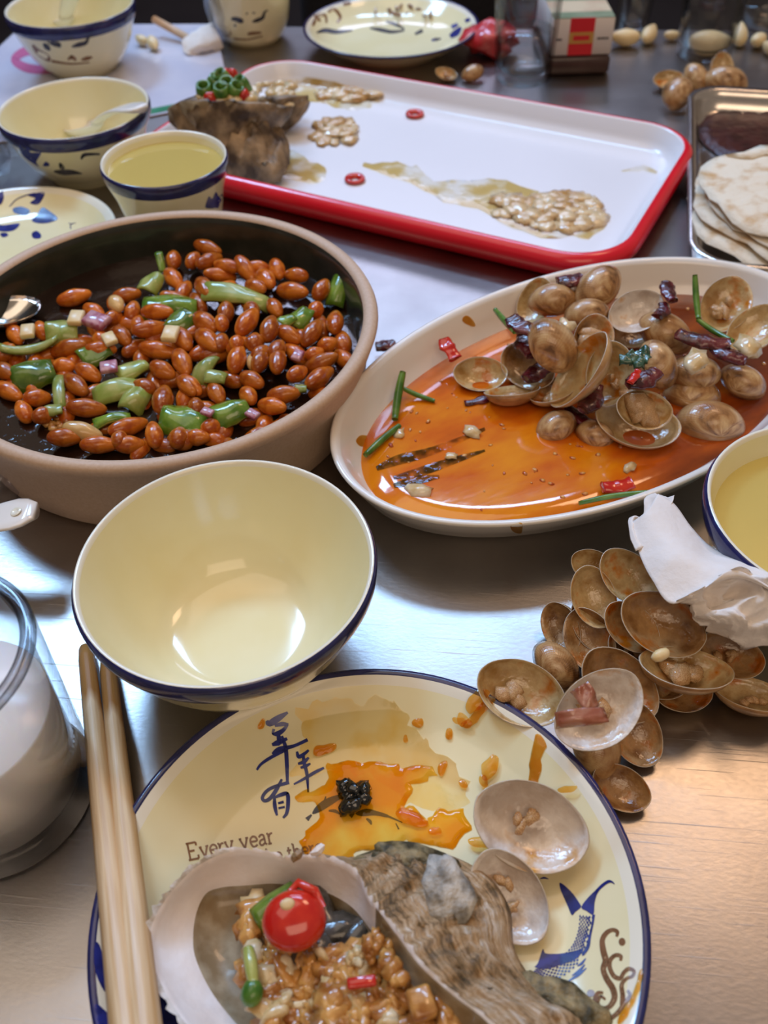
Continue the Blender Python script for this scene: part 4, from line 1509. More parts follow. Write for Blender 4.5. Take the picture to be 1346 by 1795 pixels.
prints(sPF, plateF, 'painted_character', [c3(l) for l in (
    [(128, 162, 16), (150, 148, 24), (190, 122, 22), (238, 92, 8)], [(120, 138, 10), (130, 155, 18), (150, 162, 10)],
    [(165, 168, 8), (205, 158, 16), (242, 160, 8)], [(236, 160, 10), (215, 190, 14), (180, 212, 18), (156, 210, 10), (160, 185, 10)],
    [(150, 275, 10), (185, 262, 20), (235, 240, 10)], [(185, 215, 14), (190, 260, 16), (180, 275, 10)],
    [(150, 325, 6), (190, 300, 18), (270, 282, 12), (350, 246, 12)], [(64, 416, 8), (90, 382, 10), (150, 342, 12), (235, 300, 10)], [(205, 225, 8), (226, 290, 14), (233, 380, 14), (236, 482, 10)])], 'print_navy', 'blue brush character 年, large')
prints(sPF, plateF, 'painted_character', [c3(l) for l in (
    [(290, 312, 8), (300, 342, 14), (330, 326, 12), (356, 304, 8)], [(296, 382, 8), (330, 370, 14), (356, 346, 8)], [(310, 404, 8), (340, 394, 12), (366, 380, 6)],
    [(272, 497, 6), (330, 466, 10), (390, 430, 12), (442, 404, 8)], [(325, 330, 10), (330, 375, 12), (346, 440, 12), (353, 542, 6)])], 'print_navy', 'blue brush character 年, small')
prints(sPF, plateF, 'painted_character', [c3(l) for l in (
    [(205, 468, 8), (176, 525, 14), (140, 575, 14), (108, 590, 12), (96, 570, 12), (120, 535, 12), (165, 510, 12), (246, 486, 12)],
    [(163, 560, 8), (166, 620, 14), (178, 672, 8)], [(165, 572, 8), (200, 556, 14), (236, 552, 14), (240, 610, 14), (232, 660, 12), (212, 686, 8)], [(184, 604, 8), (216, 596, 10)], [(186, 632, 8), (222, 624, 8)])], 'print_navy', 'blue brush character 有')

GLY = {'E': ([[(.1, 0), (.1, 1)], [(0, 0), (.62, 0)], [(0, 1), (.6, 1)], [(.1, .52), (.45, .52)], [(.62, 0), (.62, .22)], [(.6, 1), (.6, .8)]], .78),
       'v': ([[(.02, .62), (.24, 0)], [(.24, 0), (.46, .62)], [(-.04, .62), (.12, .62)], [(.36, .62), (.54, .62)]], .56),
       'e': ([[(.06, .34), (.44, .34), (.40, .56), (.24, .63), (.08, .5), (.05, .3), (.12, .08), (.26, 0), (.44, .1)]], .54),
       'r': ([[(.1, 0), (.1, .62)], [(0, .62), (.1, .62)], [(0, 0), (.22, 0)], [(.1, .4), (.22, .58), (.36, .6)]], .44),
       'y': ([[(.02, .62), (.24, .02)], [(.46, .62), (.24, .02), (.12, -.25), (.0, -.27)], [(-.04, .62), (.12, .62)], [(.36, .62), (.54, .62)]], .58),
       'a': ([[(.06, .5), (.2, .63), (.36, .55), (.38, .1), (.48, 0)], [(.38, .36), (.14, .3), (.05, .14), (.16, 0), (.38, .12)]], .54),
       'b': ([[(.1, 0), (.1, 1)], [(0, 1), (.1, 1)], [(.1, .5), (.28, .63), (.46, .45), (.44, .15), (.28, 0), (.1, .1)]], .58),
       't': ([[(.14, .85), (.14, .1), (.22, 0), (.34, .06)], [(0, .62), (.32, .62)]], .40),
       'h': ([[(.1, 0), (.1, 1)], [(0, 1), (.1, 1)], [(0, 0), (.2, 0)], [(.1, .45), (.28, .62), (.42, .5), (.42, 0)], [(.32, 0), (.52, 0)]], .60), ' ': ([], .34)}


def text_print(txt, x, y, h, ang, wd, parent, surf, m):
    dx, dy = cos(radians(ang)), sin(radians(ang))
    for c in txt:
        st, adv = GLY[c]
        L = []
        for s in st:
            L.append([(x + (a * dx + b * dy) * h, y + (a * dy - b * dx) * h, wd) for a, b in s])
        if L:
            prints(surf, parent, 'painted_letter', L, m)
        x += adv * h * dx
        y += adv * h * dy


text_print('Every year', 331, 1508, 29, -11.5, 3.4, plateF, sPF, 'print_brown')
text_print('be there', 470, 1514, 25, -11.5, 3.4, plateF, sPF, 'print_brown')


def c4(l):
    return [(860 + x / 4.706, 1480 + y / 4.706, ww / 4.706) for x, y, ww in l]


def c4p(l):
    return [(860 + x / 4.706, 1480 + y / 4.706) for x, y in l]


scales = []
pathc = cr([(790, 600, 58), (778, 700, 54), (752, 790, 52), (716, 880, 62), (640, 970, 70), (540, 1040, 72), (430, 1085, 68), (360, 1090, 60)], 6)
for i in range(0, len(pathc) - 1, 1):
    x, y, hw = pathc[i]
    x2, y2, _ = pathc[i + 1]
    l = sqrt((x2 - x) ** 2 + (y2 - y) ** 2)
    tx, ty = (x2 - x) / l, (y2 - y) / l
    for k in range(-2, 3):
        q = k + (.5 if i % 2 else 0)
        if q > 2 or (q < -1.4 and i < 22 and i % 3):
            continue
        cx, cy = x - ty * q * hw / 2.2, y + tx * q * hw / 2.2
        s = 1.0 if q < .9 else .7
        if i < 20:
            s = 1.0 if q < 0 else .62
        scales.append(c4([(cx + tx * 13, cy + ty * 13, 2), (cx, cy, 19 * s), (cx - tx * 12, cy - ty * 12, 3)]))
prints(sPF, plateF, 'painted_fish', scales + [c4(l) for l in ([(850, 580, 24), (842, 650, 18), (818, 760, 22), (800, 850, 30), (760, 910, 26)], [(785, 942, 8), (750, 985, 22), (715, 1005, 6)], [(778, 992, 8), (730, 1045, 24), (670, 1085, 6)], [(790, 1022, 8), (720, 1080, 26), (636, 1132, 6)], [(408, 286, 6), (440, 278, 16), (476, 287, 6)])],
       'print_navy', 'blue painted carp with its tail up', [c4p(l) for l in (
           [(570, 318), (615, 345), (680, 410), (735, 490), (745, 520), (700, 558), (670, 585), (640, 520), (600, 430), (575, 370)],
           [(1025, 332), (1005, 304), (968, 296), (915, 330), (860, 385), (800, 445), (748, 520), (790, 550), (848, 580), (858, 480), (885, 400), (930, 350), (985, 316)],
           [(430, 865), (390, 980), (365, 1015), (460, 1030), (560, 1000), (700, 950), (765, 870), (700, 878), (600, 900), (520, 905), (450, 900)])])
wave = [[(1040, 762, 14), (1046, 724, 22), (1008, 706, 22), (958, 730, 26), (922, 790, 30), (930, 880, 36), (950, 960, 36), (930, 1030, 32), (958, 1110, 34), (1008, 1190, 36), (1022, 1270, 34), (980, 1340, 28), (920, 1352, 22), (884, 1310, 20), (908, 1256, 18), (948, 1282, 12)],
        [(1072, 962, 14), (1074, 924, 22), (1030, 916, 22), (988, 956, 24), (984, 1020, 26), (1018, 1088, 26), (1070, 1106, 24), (1100, 1058, 22), (1140, 1028, 22), (1182, 1046, 20), (1170, 1088, 18), (1120, 1110, 18), (1082, 1160, 24), (1090, 1250, 28), (1088, 1330, 30)],
        [(930, 1226, 14), (880, 1232, 22), (858, 1320, 30), (890, 1400, 30), (960, 1448, 26), (1040, 1400, 26), (1100, 1320, 24), (1150, 1250, 20), (1130, 1206, 16)], [(716, 1290, 12), (750, 1282, 22), (800, 1310, 20)]]
wave = [[(a, b, ww * 1.45) for a, b, ww in l] for l in wave]
prints(sPF, plateF, 'painted_wave', [c4(l) for l in wave], 'print_brown', 'brown painted cresting wave', [c4p(ellipse_px(*e)) for e in ((1085, 805, 28, 32), (826, 1230, 32, 30), (776, 1312, 30, 26))])
prints(sPF, plateF, 'painted_wave_light', [c4([(a, b, max(2, ww * .34)) for a, b, ww in l[1:-1]]) for l in wave], 'print_tan', 'lighter core of the painted wave')
for nm, L, P in (('painted_fish', [[(468, 645, 6), (505, 648, 12), (530, 665, 4)], [(446, 590, 8), (452, 565, 4)], [(345, 695, 16), (372, 668, 6)]], [[(375, 662), (400, 618), (450, 580), (520, 556), (595, 545), (530, 582), (470, 622), (410, 656)]]),
                 ('painted_fish', [[(680, 690, 6), (700, 705, 12), (708, 724, 4)], [(845, 715, 4), (862, 750, 6)], [(590, 680, 14), (612, 658, 6)], [(740, 655, 10), (800, 676, 8), (882, 712, 3)]], [[(618, 658), (680, 634), (740, 648), (800, 668), (800, 684), (730, 672), (650, 676)]])):
    prints(sPF, plateF, nm, [c3(l) for l in L], 'print_black', 'small dark fish painted in the plate centre', [c3p(p) for p in P])
prints(sPF, plateF, 'painted_fish', [], 'print_navy', 'blue fish half hidden under chopsticks and oyster', [
    [(167, 1652), (178, 1668), (186, 1738), (172, 1718), (165, 1690)], [(268, 1722), (290, 1745), (305, 1755), (310, 1790), (330, 1830), (270, 1820), (262, 1770)], [(165, 1760), (200, 1790), (215, 1830), (180, 1830)]])

# lotus on the small plate, fish and waves on the rest
def cL(l):
    return [(x / 6.118, 230 + y / 6.12, ww / 6.118) for x, y, ww in l]


def cLp(l):
    return [(x / 6.118, 230 + y / 6.12) for x, y in l]


for st_ in [cL([(100, 810, 10), (180, 730, 10), (290, 685, 12), (380, 662, 8)]), cL([(760, 1050, 10), (760, 1000, 10), (815, 985, 4)]), cL([(735, 985, 6), (775, 1000, 8)])]:
    prints(sPL, plateL, 'painted_stem', [st_], 'print_navy')
for pt_ in [
    cLp(l) for l in ([(300, 690), (400, 660), (480, 660), (450, 740), (400, 790), (320, 770), (380, 720)], [(450, 820), (520, 850), (620, 935), (540, 980), (420, 990), (340, 960), (400, 900)], [(140, 830), (230, 810), (320, 850), (280, 900), (160, 880)], [(0, 600), (30, 640), (40, 720), (0, 790), (-60, 700)],
                     [(340, 1100), (390, 1070), (440, 1110), (430, 1150), (360, 1150)], [(-60, 1000), (40, 1010), (210, 990), (160, 1060), (60, 1080), (-60, 1060)], [(0, 1100), (60, 1090), (90, 1120), (30, 1140)])]:
    prints(sPL, plateL, 'painted_petal', [], 'print_navy', None, [pt_])


def cB(l, ox=0, oy=0, s=4.206):
    return [(ox + x / s, oy + y / s, ww / s) for x, y, ww in l]


def cBp(l, ox=0, oy=0, s=4.206):
    return [(ox + x / s, oy + y / s) for x, y in l]


prints(sB1, bowl1, 'painted_fish', [cB(l) for l in ([(350, 300, 20), (390, 320, 34), (430, 330, 40), (440, 350, 20)], [(320, 320, 16), (345, 345, 40), (370, 370, 16)], [(530, 345, 12), (580, 330, 36), (630, 315, 30), (655, 275, 16), (690, 262, 8)], [(470, 300, 14), (478, 275, 18)], [(510, 288, 12), (540, 280, 14)])], 'print_black', 'pair of dark painted fish')
prints(sB1, bowl1, 'painted_wave', [cB(l) for l in ([(240, 330, 16), (280, 380, 40), (340, 420, 50), (370, 450, 20)], [(500, 440, 14), (530, 420, 30), (560, 445, 18)], [(600, 440, 14), (640, 430, 30), (680, 420, 12)], [(380, 450, 20), (520, 470, 14), (660, 460, 10)])], 'print_brown', 'brown painted waves')
for pt_ in [cBp(l, 0, 230, 6.118) for l in ([(200, 150), (280, 160), (360, 200), (440, 215), (430, 260), (390, 330), (420, 380), (350, 340), (290, 300), (240, 250)], [(460, 370), (490, 325), (530, 350), (520, 375)])]:
    prints(sB2, bowl2, 'painted_petal', [], 'print_navy', None, [pt_])
prints(sB2, bowl2, 'painted_leaf', [cB([(580, 430, 20), (680, 440, 60), (780, 440, 50), (880, 455, 10)], 0, 230, 6.118), cB([(640, 340, 20), (660, 380, 50), (690, 400, 20)], 0, 230, 6.118), cB([(870, 300, 20), (900, 255, 40), (980, 245, 30), (1070, 245, 20)], 0, 230, 6.118)], 'print_black', 'dark painted leaves')
prints(sCup, cup1, 'painted_flower', [], 'print_navy', 'blue painted lotus', [[(361, 356), (366, 344), (372, 348), (378, 336), (384, 345), (389, 340), (390, 362), (362, 365)]])
prints(sCup2, cup2, 'painted_fish', [cB(l, 220) for l in ([(780, 140, 20), (810, 140, 34), (850, 155, 40), (860, 170, 16)], [(800, 190, 14), (815, 185, 20)], [(935, 160, 14), (970, 150, 30), (1010, 130, 26), (1025, 90, 16), (1050, 75, 8)], [(890, 105, 14), (900, 95, 12)], [(935, 98, 10), (955, 92, 10)])], 'print_black', 'pair of dark painted fish')
prints(sCup2, cup2, 'painted_wave', [cB(l, 220) for l in ([(690, 200, 30), (740, 230, 60), (770, 260, 30)], [(800, 285, 14), (900, 290, 12), (1010, 265, 10)], [(900, 250, 20), (940, 245, 26), (1000, 240, 14)])], 'print_brown', 'brown painted waves')
prints(sPB, plateB, 'painted_fish', [cB(l, 500, 0, 3.739) for l in ([(205, 215, 10), (260, 200, 30), (340, 210, 26), (440, 200, 10)], [(555, 185, 10), (620, 195, 26), (700, 210, 22), (780, 200, 12)], [(660, 140, 10), (720, 160, 20), (780, 190, 10)], [(850, 225, 16), (900, 200, 26)], [(980, 260, 24), (1020, 255, 10)])], 'print_black', 'small dark painted fish')
for st_ in [cB(l, 500, 0, 3.739) for l in ([(1080, 240, 26), (1120, 215, 44), (1150, 180, 20)], [(1090, 180, 26), (1130, 160, 24)], [(1180, 140, 24), (1210, 125, 22)], [(960, 265, 16), (1000, 255, 14)])]:
    prints(sPB, plateB, 'painted_petal', [st_], 'print_navy')
prints(sPB, plateB, 'painted_wave', [cB(l, 500, 0, 3.739) for l in ([(180, 170, 16), (210, 110, 24), (260, 100, 18), (270, 150, 14)], [(280, 80, 16), (320, 60, 20), (360, 110, 20), (340, 150, 12)], [(190, 100, 14), (230, 140, 16)], [(380, 30, 20), (430, 20, 20)])], 'print_brown', 'brown painted waves')

# ---------------------------------------------------------------- sauce on the front plate
def stain(name, label, polys, m, grid=8, dome=.0004, rough=6, off=.0002, surf=None, parent_c=None):
    surf = surf or sPF
    parts = [surf.patch(p, grid, off + .0001 * i, dome, 4, rough, i * 3) for i, p in enumerate(polys)]
    V, F = join([p for p in parts if p[1]])
    o = mesh(name, V, F, M[m])
    o.matrix_world = surf.M.copy()
    tag(o, label, 'sauce', kind='stuff')
    return o


stain('sauce_smear', 'thin brown sauce smear over the upper half of the front plate', [
    c3p([(290, 60), (420, 30), (520, 10), (640, 60), (760, 20), (860, 60), (900, 130), (1000, 240), (1080, 300), (1200, 400), (1260, 560), (1180, 640), (1000, 640), (860, 560), (640, 420), (440, 420), (330, 470), (260, 430), (330, 330), (310, 180)])], 'sauce_light', 9, 0, 8, .0001)
stain('orange_sauce', 'orange oil puddle in the middle of the front plate', [
    c3p([(430, 405), (520, 375), (700, 372), (900, 392), (1060, 410), (1040, 470), (930, 530), (900, 600), (960, 640), (1020, 700), (1100, 640), (1200, 640), (1255, 700), (1230, 800), (1150, 865), (1000, 830), (900, 820), (800, 850), (700, 870), (600, 900), (540, 960), (440, 960), (320, 850), (330, 780), (400, 680), (380, 600), (300, 600), (285, 550), (400, 520), (480, 470)])], 'sauce_film', 8, .0006, 7, .0003)
stain('sauce_drop', 'brown sauce drops and streaks around the orange puddle', [c3p(ellipse_px(*e)) for e in (
    (975, 152, 34, 28, 0), (905, 236, 17, 22, 0), (1150, 210, 20, 30, 20), (92, 155, 22, 30, 0), (440, 305, 72, 34, -20), (1112, 412, 24, 46, 25), (1228, 505, 24, 24, 0), (1060, 765, 44, 32, 20), (930, 690, 100, 40, 20), (1205, 140, 46, 18, 10), (1250, 155, 24, 26, 0))] + [
        ellipse_px(838, 1226, 14, 30, 35), ellipse_px(812, 1262, 10, 14, 0), ellipse_px(860, 1346, 14, 24, 20), ellipse_px(848, 1370, 8, 10, 0), ellipse_px(996, 1386, 17, 7, -15), ellipse_px(842, 1480, 22, 10, 0)], 'sauce_drop', 6, .0009, 3, .0005)
stain('sauce_streak', 'long faint sauce streaks near the right rim of the front plate', [
    [(938, 1290), (955, 1300), (950, 1340), (942, 1380), (928, 1378), (930, 1340)], [(1122, 1700), (1128, 1712), (1112, 1760), (1090, 1796), (1085, 1788), (1108, 1745)], [(1040, 1350), (1052, 1372), (1062, 1396), (1050, 1388)], [(862, 1214), (880, 1212), (850, 1250), (822, 1276), (815, 1268)]], 'sauce_drop', 6, .0003, 3, .0003)
# seaweed lump
V, F = join([xf(lump(.0030, .0026, .0022, .7, 2.2, k), Matrix.Rotation(k, 3, 'Z'), Vector((rp.uniform(-.004, .004), rp.uniform(-.0045, .0045), .002 + rp.uniform(0, .003)))) for k in range(16)])
o = mesh('seaweed_scrap', V, F, M['nori'])
o.location = at(621, 1402, .0056)
tag(o, 'small black seaweed lump in the orange puddle on the front plate', 'seaweed')

# ---------------------------------------------------------------- the oyster
OY = [(400, 1487, .030, 420, 1560, 430, 1530, .012), (455, 1490, .031, 470, 1556, 480, 1540, .010), (500, 1500, .031, 520, 1560, 540, 1540, .010), (545, 1497, .032, 560, 1568, 590, 1530, .010),
      (590, 1505, .034, 590, 1580, 640, 1512, .012), (628, 1528, .036, 620, 1600, 692, 1490, .016), (645, 1565, .038, 645, 1630, 770, 1492, .018), (672, 1598, .040, 665, 1660, 850, 1530, .017),
      (705, 1640, .041, 690, 1700, 893, 1590, .016), (745, 1692, .042, 720, 1750, 905, 1670, .014), (800, 1742, .042, 770, 1800, 960, 1742, .012), (870, 1800, .041, 810, 1860, 1045, 1788, .010),
      (900, 1880, .038, 800, 1910, 1030, 1890, .010), (820, 1960, .034, 740, 1920, 860, 1950, .010), (680, 1980, .030, 640, 1920, 690, 1940, .010), (540, 1950, .030, 540, 1890, 540, 1900, .010),
      (430, 1890, .030, 470, 1840, 450, 1850, .010), (345, 1830, .030, 420, 1790, 400, 1800, .010), (290, 1760, .029, 378, 1735, 360, 1740, .010), (258, 1690, .028, 352, 1680, 340, 1680, .010),
      (252, 1640, .028, 348, 1640, 340, 1640, .010), (275, 1585, .029, 352, 1600, 350, 1600, .010), (315, 1535, .030, 365, 1570, 370, 1570, .010), (350, 1505, .030, 390, 1562, 400, 1550, .010)]
OYC = at(600, 1700, .006)
oyster = empty('oyster', 'large steamed oyster in its half shell with garlic, on the front plate', 'oyster', OYC)
LP_ = cr(OY, 10, True)
rimL, rim0, inL, baseL = [], [], [], []
for i, q in enumerate(LP_):
    t = i * .22
    j = 4 * noise.noise(Vector((t, 0, 3))) + 7 * noise.noise(Vector((t * 2.3, 5, 3))) + 5 * noise.noise(Vector((t * 6.1, 5, 3)))
    cx, cy = q[0] - 600, q[1] - 1720
    l = sqrt(cx * cx + cy * cy)
    rimL.append(at(q[0] + cx / l * j, q[1] + cy / l * j, q[2] + .0012 * noise.noise(Vector((t * 2, 9, 1)))) - OYC)
    rim0.append(at(q[0] - cx / l * 4, q[1] - cy / l * 4, q[2]) - OYC)
    inL.append(at(q[3], q[4], q[2] - .014) - OYC)
    baseL.append(at(q[5], q[6], q[7]) - OYC)
n = len(rimL)
cen = at(620, 1720, .015) - OYC
loops, MI = [], []
for f, zz in ((0, 0), (.07, .0003), (.16, -.0006), (.35, -.0015), (.65, -.001), (.9, .0003), (1, 0)):
    src = rimL if f < .05 else rim0
    loops.append([src[k].lerp(inL[k], f) + Vector((0, 0, zz + .0013 * noise.noise(src[k].lerp(inL[k], f) * 70))) for k in range(n)])
for f, dz in ((.12, -.004), (.4, -.006), (.8, -.006), (.99, -.006)):
    loops.append([inL[k].lerp(cen, f) + Vector((0, 0, dz * (1 - f))) for k in range(n)])
V, F = loft(loops, True, False, True)
MI = [2 if i < 1 and 170 < k else 0 if i < (1 if 65 < k < 140 else 5) else 1 for i in range(len(loops) - 1) for k in range(n)] + [1]
mesh('inner_shell', V, F, [M['nacre'], M['nacre_stain'], M['barnacle_pale']], MI, parent=oyster)
loops, UV = [], []
NF = 22
for j in range(NF + 1):
    f = j / NF
    row = []
    for k in range(n):
        p = rimL[k].lerp(baseL[k], f)
        out = (baseL[k] - rimL[k])
        wide = min(1, Vector((out.x, out.y)).length / .02) if Vector((out.x, out.y)).dot(Vector((rimL[k].x - cen.x, rimL[k].y - cen.y))) > 0 else 0
        lay = (f * 4 + 1.1 * noise.noise(Vector((k * .035, f * 2, 4)))) % 1.0
        d = wide * sin(pi * f) * (.004 + .0030 * lay + .0036 * noise.noise(p * 120) + .0030 * noise.noise(p * 330))
        row.append(p + Vector((0, 0, d - .0006 - (0 if wide else .004 * sin(pi * f) ** .7))))
        UV.append((k / n * 3, f * 2.2))
    loops.append(row)
under = [Vector((p.x * .9, p.y * .9, .0005)) for p in baseL]
loops.append(under)
UV += [(k / n * 3, 2.4) for k in range(n)]
V, F = loft(loops, True, False, True)
mesh('outer_shell', V, F, M['oyster'], parent=oyster, uvs=UV)
V, F = lump(.0080, .0110, .0036, .28, 1.5, 3, ICO3)
R = orient(C2W((.2, .5, .85)), 20, ray(785, 1562))
mesh('barnacle', *xf((V, F), R, at(785, 1562, .036) - OYC), M['barnacle'], parent=oyster)
V, F = lump(.0155, .0060, .0055, .6, 2.0, 8, ICO3)
mesh('mossy_lump', *xf((V, F), orient(C2W((0, .6, .8)), -8, ray(712, 1512)), at(712, 1515, .026) - OYC), M['moss'], parent=oyster)
V, F = lump(.0155, .0070, .0050, .6, 2.0, 18, ICO3)
mesh('mossy_lump', *xf((V, F), orient(C2W((0, .6, .8)), -30, ray(1000, 1772)), at(1000, 1775, .014) - OYC), M['moss'], parent=oyster)
# oyster flesh and garlic filling
V, F = join([xf(lump(.010, .006, .004, .5, 2, k, ICO2), Matrix.Rotation(k * .7, 3, 'Z'), at(x, y, .020) - OYC) for k, (x, y) in enumerate(((585, 1630), (625, 1640), (660, 1670), (560, 1600), (545, 1660), (700, 1720), (520, 1690)))])
mesh('oyster_meat', V, F, M['meat_dark'], parent=oyster)
parts, pale = [], []
rg = random.Random(11)
for k in range(560):
    x, y = rg.uniform(405, 850), rg.uniform(1580, 1860)
    # heap lies right and low in the hollow
    if x < 425 + max(0, (y - 1700)) * .35 or y > 1900 or x - 640 > (y - 1640) * 1.05 or (x > 500 and x < 660 and y < 1665) or (x - 395) * .8 > (y - 1500) * 2.2:
        continue
    zz = .020 + .011 * min(1, max(0, (y - 1620) / 120)) * (1 if x > 560 else .35) + rg.uniform(-.002, .002)
    s = rg.uniform(.0019, .0042)
    v = xf(lump(s * rg.uniform(.9, 1.7), s, s * .7, .75, 2.0, k, ICO2), Matrix.Rotation(rg.uniform(0, 6), 3, 'Z') @ Matrix.Rotation(rg.uniform(0, 2), 3, 'X'), at(x, y, zz) - OYC)
    (pale if rg.random() < .2 else parts).append(v)
for pp, m, lab in ((parts, 'mince', 'browned minced garlic heaped in the big oyster'), (pale, 'mince_pale', 'pale garlic lumps scattered through the big oyster')):
    V, F = join(pp)
    o = mesh('minced_garlic', V, F, M[m])
    o.location = OYC
    tag(o, lab, 'garlic', kind='stuff')
for px, py, s, an, z, lab in ((738, 1765, 56, 20, .036, 'large golden garlic cube at the bottom of the oyster filling'), (660, 1655, 60, 40, .034, 'big glossy garlic lump at the top of the oyster filling'), (690, 1700, 64, -30, .036, 'ragged golden garlic chunk beside the red chili strip'), (625, 1680, 40, 10, .031, 'pale garlic lump left of the red chili strip')):
    sz = px_size(at(px, py, z), s)
    if s == 56:
        V, F = bevbox(sz * .8, sz * .95, sz * .6, sz * .14)
    else:
        V, F = join([xf(lump(sz * rg.uniform(.18, .32), sz * rg.uniform(.15, .24), sz * .16, .7, 2.2, px + q, ICO2), Matrix.Rotation(rg.uniform(0, 6), 3, 'Z'), Vector((rg.uniform(-.3, .3), rg.uniform(-.26, .26), rg.uniform(-.14, .14))) * sz) for q in range(11)])
    o = mesh('garlic_chunk', V, F, M['mince_pale' if s == 40 else 'mince'])
    put(o, px, py, z, N0, an)
    tag(o, lab, 'garlic', 'garlic chunks in the big oyster')
# chili ring with a seed
cp = at(516, 1614, .034)
R = orient(C2W((.05, .45, .9)), 12, ray(516, 1614))
cring = empty('chili_ring', 'thick round slice of red chili lying in the oyster', 'chili', cp, R)
V, F, MI = lathe([(0, -.004, 0), (.006, -.0045, 0), (.0088, -.002, 0), (.0096, .001, 0), (.0088, .0036, 0), (.0066, .0052, 0), (.0035, .0060, 0), (0, .0062, 0)], 32)
mesh('flesh', [(v[0] * 1.05, v[1] * .95, v[2]) for v in V], F, M['red_chili'], MI, parent=cring)
V, F = lump(.0024, .0019, .0010, .1, 1, 1)
mesh('seed', *xf((V, F), Matrix.Identity(3), Vector((-.0012, .0046, .0056))), M['seed'], parent=bpy.data.objects['flesh'])
V, F = tube([Vector((-.001, .008, 0)), Vector((.003, .0105, .002)), Vector((.0075, .007, .003)), Vector((.0095, .002, .002))], [.0009, .0014, .0016, .0009], 8)
mesh('torn_skin', V, F, M['red_chili'], parent=cring)
strand([(435, 1662, .030), (440, 1692, .031), (444, 1722, .031)], 24, 'light green scallion stalk piece on the oyster filling', 'pepper_in')
V, F = lump(.0034, .0040, .0026, .15, 1.2, 6)
o = mesh('scallion_bit', V, F, M['scallion'])
put(o, 442, 1741, .030, (0, .4, .9), 0)
tag(o, 'small dark green scallion bit below the stalk piece', 'scallion')
V, F, MI = bent_patch(.010, .016, .001, .5, .2, .1, 5)
o = mesh('scallion_leaf', V, F, [M['pepper'], M['pepper_in']], MI)
put(o, 484, 1588, .027, (0, .5, .85), -60)
tag(o, 'flat green scallion leaf behind the red chili slice', 'scallion')
V, F = bevbox(.0085, .0032, .0022, .0006)
o = mesh('chili_strip', V, F, M['red_chili'])
put(o, 634, 1724, .037, N0, 8)
tag(o, 'short bright red chili strip on the garlic in the oyster', 'chili')
# chips of broken shell on the rim
for px, py, s, m, lab in ((556, 1492, 30, 'nacre', 'broken white shell chip leaning on the oyster rim'), (520, 1500, 26, 'oyster', 'broken brown shell chip beside the white one')):
    V, F = lump(px_size(at(px, py, .03), s) / 2, px_size(at(px, py, .03), s) / 3, .0012, .6, 2.4, px, ICO1)
    o = mesh('shell_chip', V, F, M[m], smooth=False)
    put(o, px, py, .034, (0, .2, 1), 40)
    tag(o, lab, 'shell chip')

# red tomato skin and other scraps lying in the white shell
for i, (px, py, l, wd, an, z, m, lab) in enumerate(((1030, 1222, 50, 36, 120, .052, 'skin_scrap', 'upper folded scrap of reddish skin in the white shell'), (1022, 1256, 100, 32, 10, .054, 'skin_scrap', 'long folded scrap of reddish skin in the white shell'))):
    p = at(px, py, z)
    V, F, MI = bent_patch(px_size(p, wd), px_size(p, l), .0012, 1.4, 1.0, .45, i + 20)
    o = mesh('skin_scrap', V, F, M[m])
    put(o, px, py, z, (0, .3, .95), an - 90)
    tag(o, lab, 'food scrap')
V, F = lump(.0042, .0024, .0022, .15, 1.2, 4)
o = mesh('clam_meat', V, F, M['garlic'])
put(o, 1158, 1148, .046, N0, 25)
tag(o, 'pale ribbed clam muscle at the left end of the orange-filled shell', 'food scrap')

# ---------------------------------------------------------------- chopsticks
for i, (a, b, lab) in enumerate((((150, 1136), (196, 1560), 'bamboo chopstick nearest the glass, sauce-stained tip'), ((188, 1158), (229, 1560), 'bamboo chopstick nearest the plate centre, sauce-stained tip'))):
    P0, P1 = at(*a, .0042), at(*b, .0245)
    d = (P1 - P0).normalized()
    o = empty('chopstick', lab, 'chopstick', P0, orient_z := d.to_track_quat('Z', 'Y').to_matrix(), 'pair of bamboo chopsticks')
    L1, L2 = .052, .23
    rr_ = lambda z: .0031 + .0016 * min(1, z / .16)
    for nm, z0, z1, m in (('tip', 0, L1, 'chop'), ('shaft', L1, L2, 'chop')):
        loops = []
        for k in range(9):
            z = z0 + (z1 - z0) * k / 8
            r = rr_(z) * (.86 if (nm == 'tip' and k == 0) else 1)
            loops.append([(r * cos(2 * pi * q / 14) * (1 + .10 * cos(8 * pi * q / 14)), r * sin(2 * pi * q / 14), z) for q in range(14)])
        V, F = loft(loops, True, nm == 'tip', nm == 'shaft')
        mesh(nm, V, F, M[m], parent=o)


# ---------------------------------------------------------------- glasses
def glass(name, label, c, r0, r1, h, level=None, liquid='water', th=.0022, base=.008, cat='glass', rim=.0012):
    o = empty(name, label, cat, c)
    V, F, MI = lathe([(0, 0.0003, 0), (r0 - .002, .0003, 0), (r0, .0022, 0), (r0 + (r1 - r0) * .5, h * .5, 0), (r1, h - .002, 0), (r1 - rim * .5, h, 0), (r1 - th, h - .001, 0), (r1 - th - .0002, h - .004, 0),
                      (r0 + (r1 - r0) * .5 - th, h * .5, 0), (r0 - th + .0004, base + .004, 0), (r0 - th - .003, base, 0), (0, base, 0)], 72)
    mesh('tumbler', V, F, M['glass'], MI, parent=o)
    if level:
        f = level / h
        rl = r0 + (r1 - r0) * f - th - .0003
        V, F, MI = lathe([(0, base + .0003, 0), (r0 - th - .0035, base + .0003, 0), (r0 - th, base + .0044, 0), (rl, level - .001, 0), (rl - .0006, level, 0), (0, level, 0)], 64)
        mesh('milky_drink' if liquid == 'milk' else 'water', V, F, M[liquid], MI, parent=o)
    return o


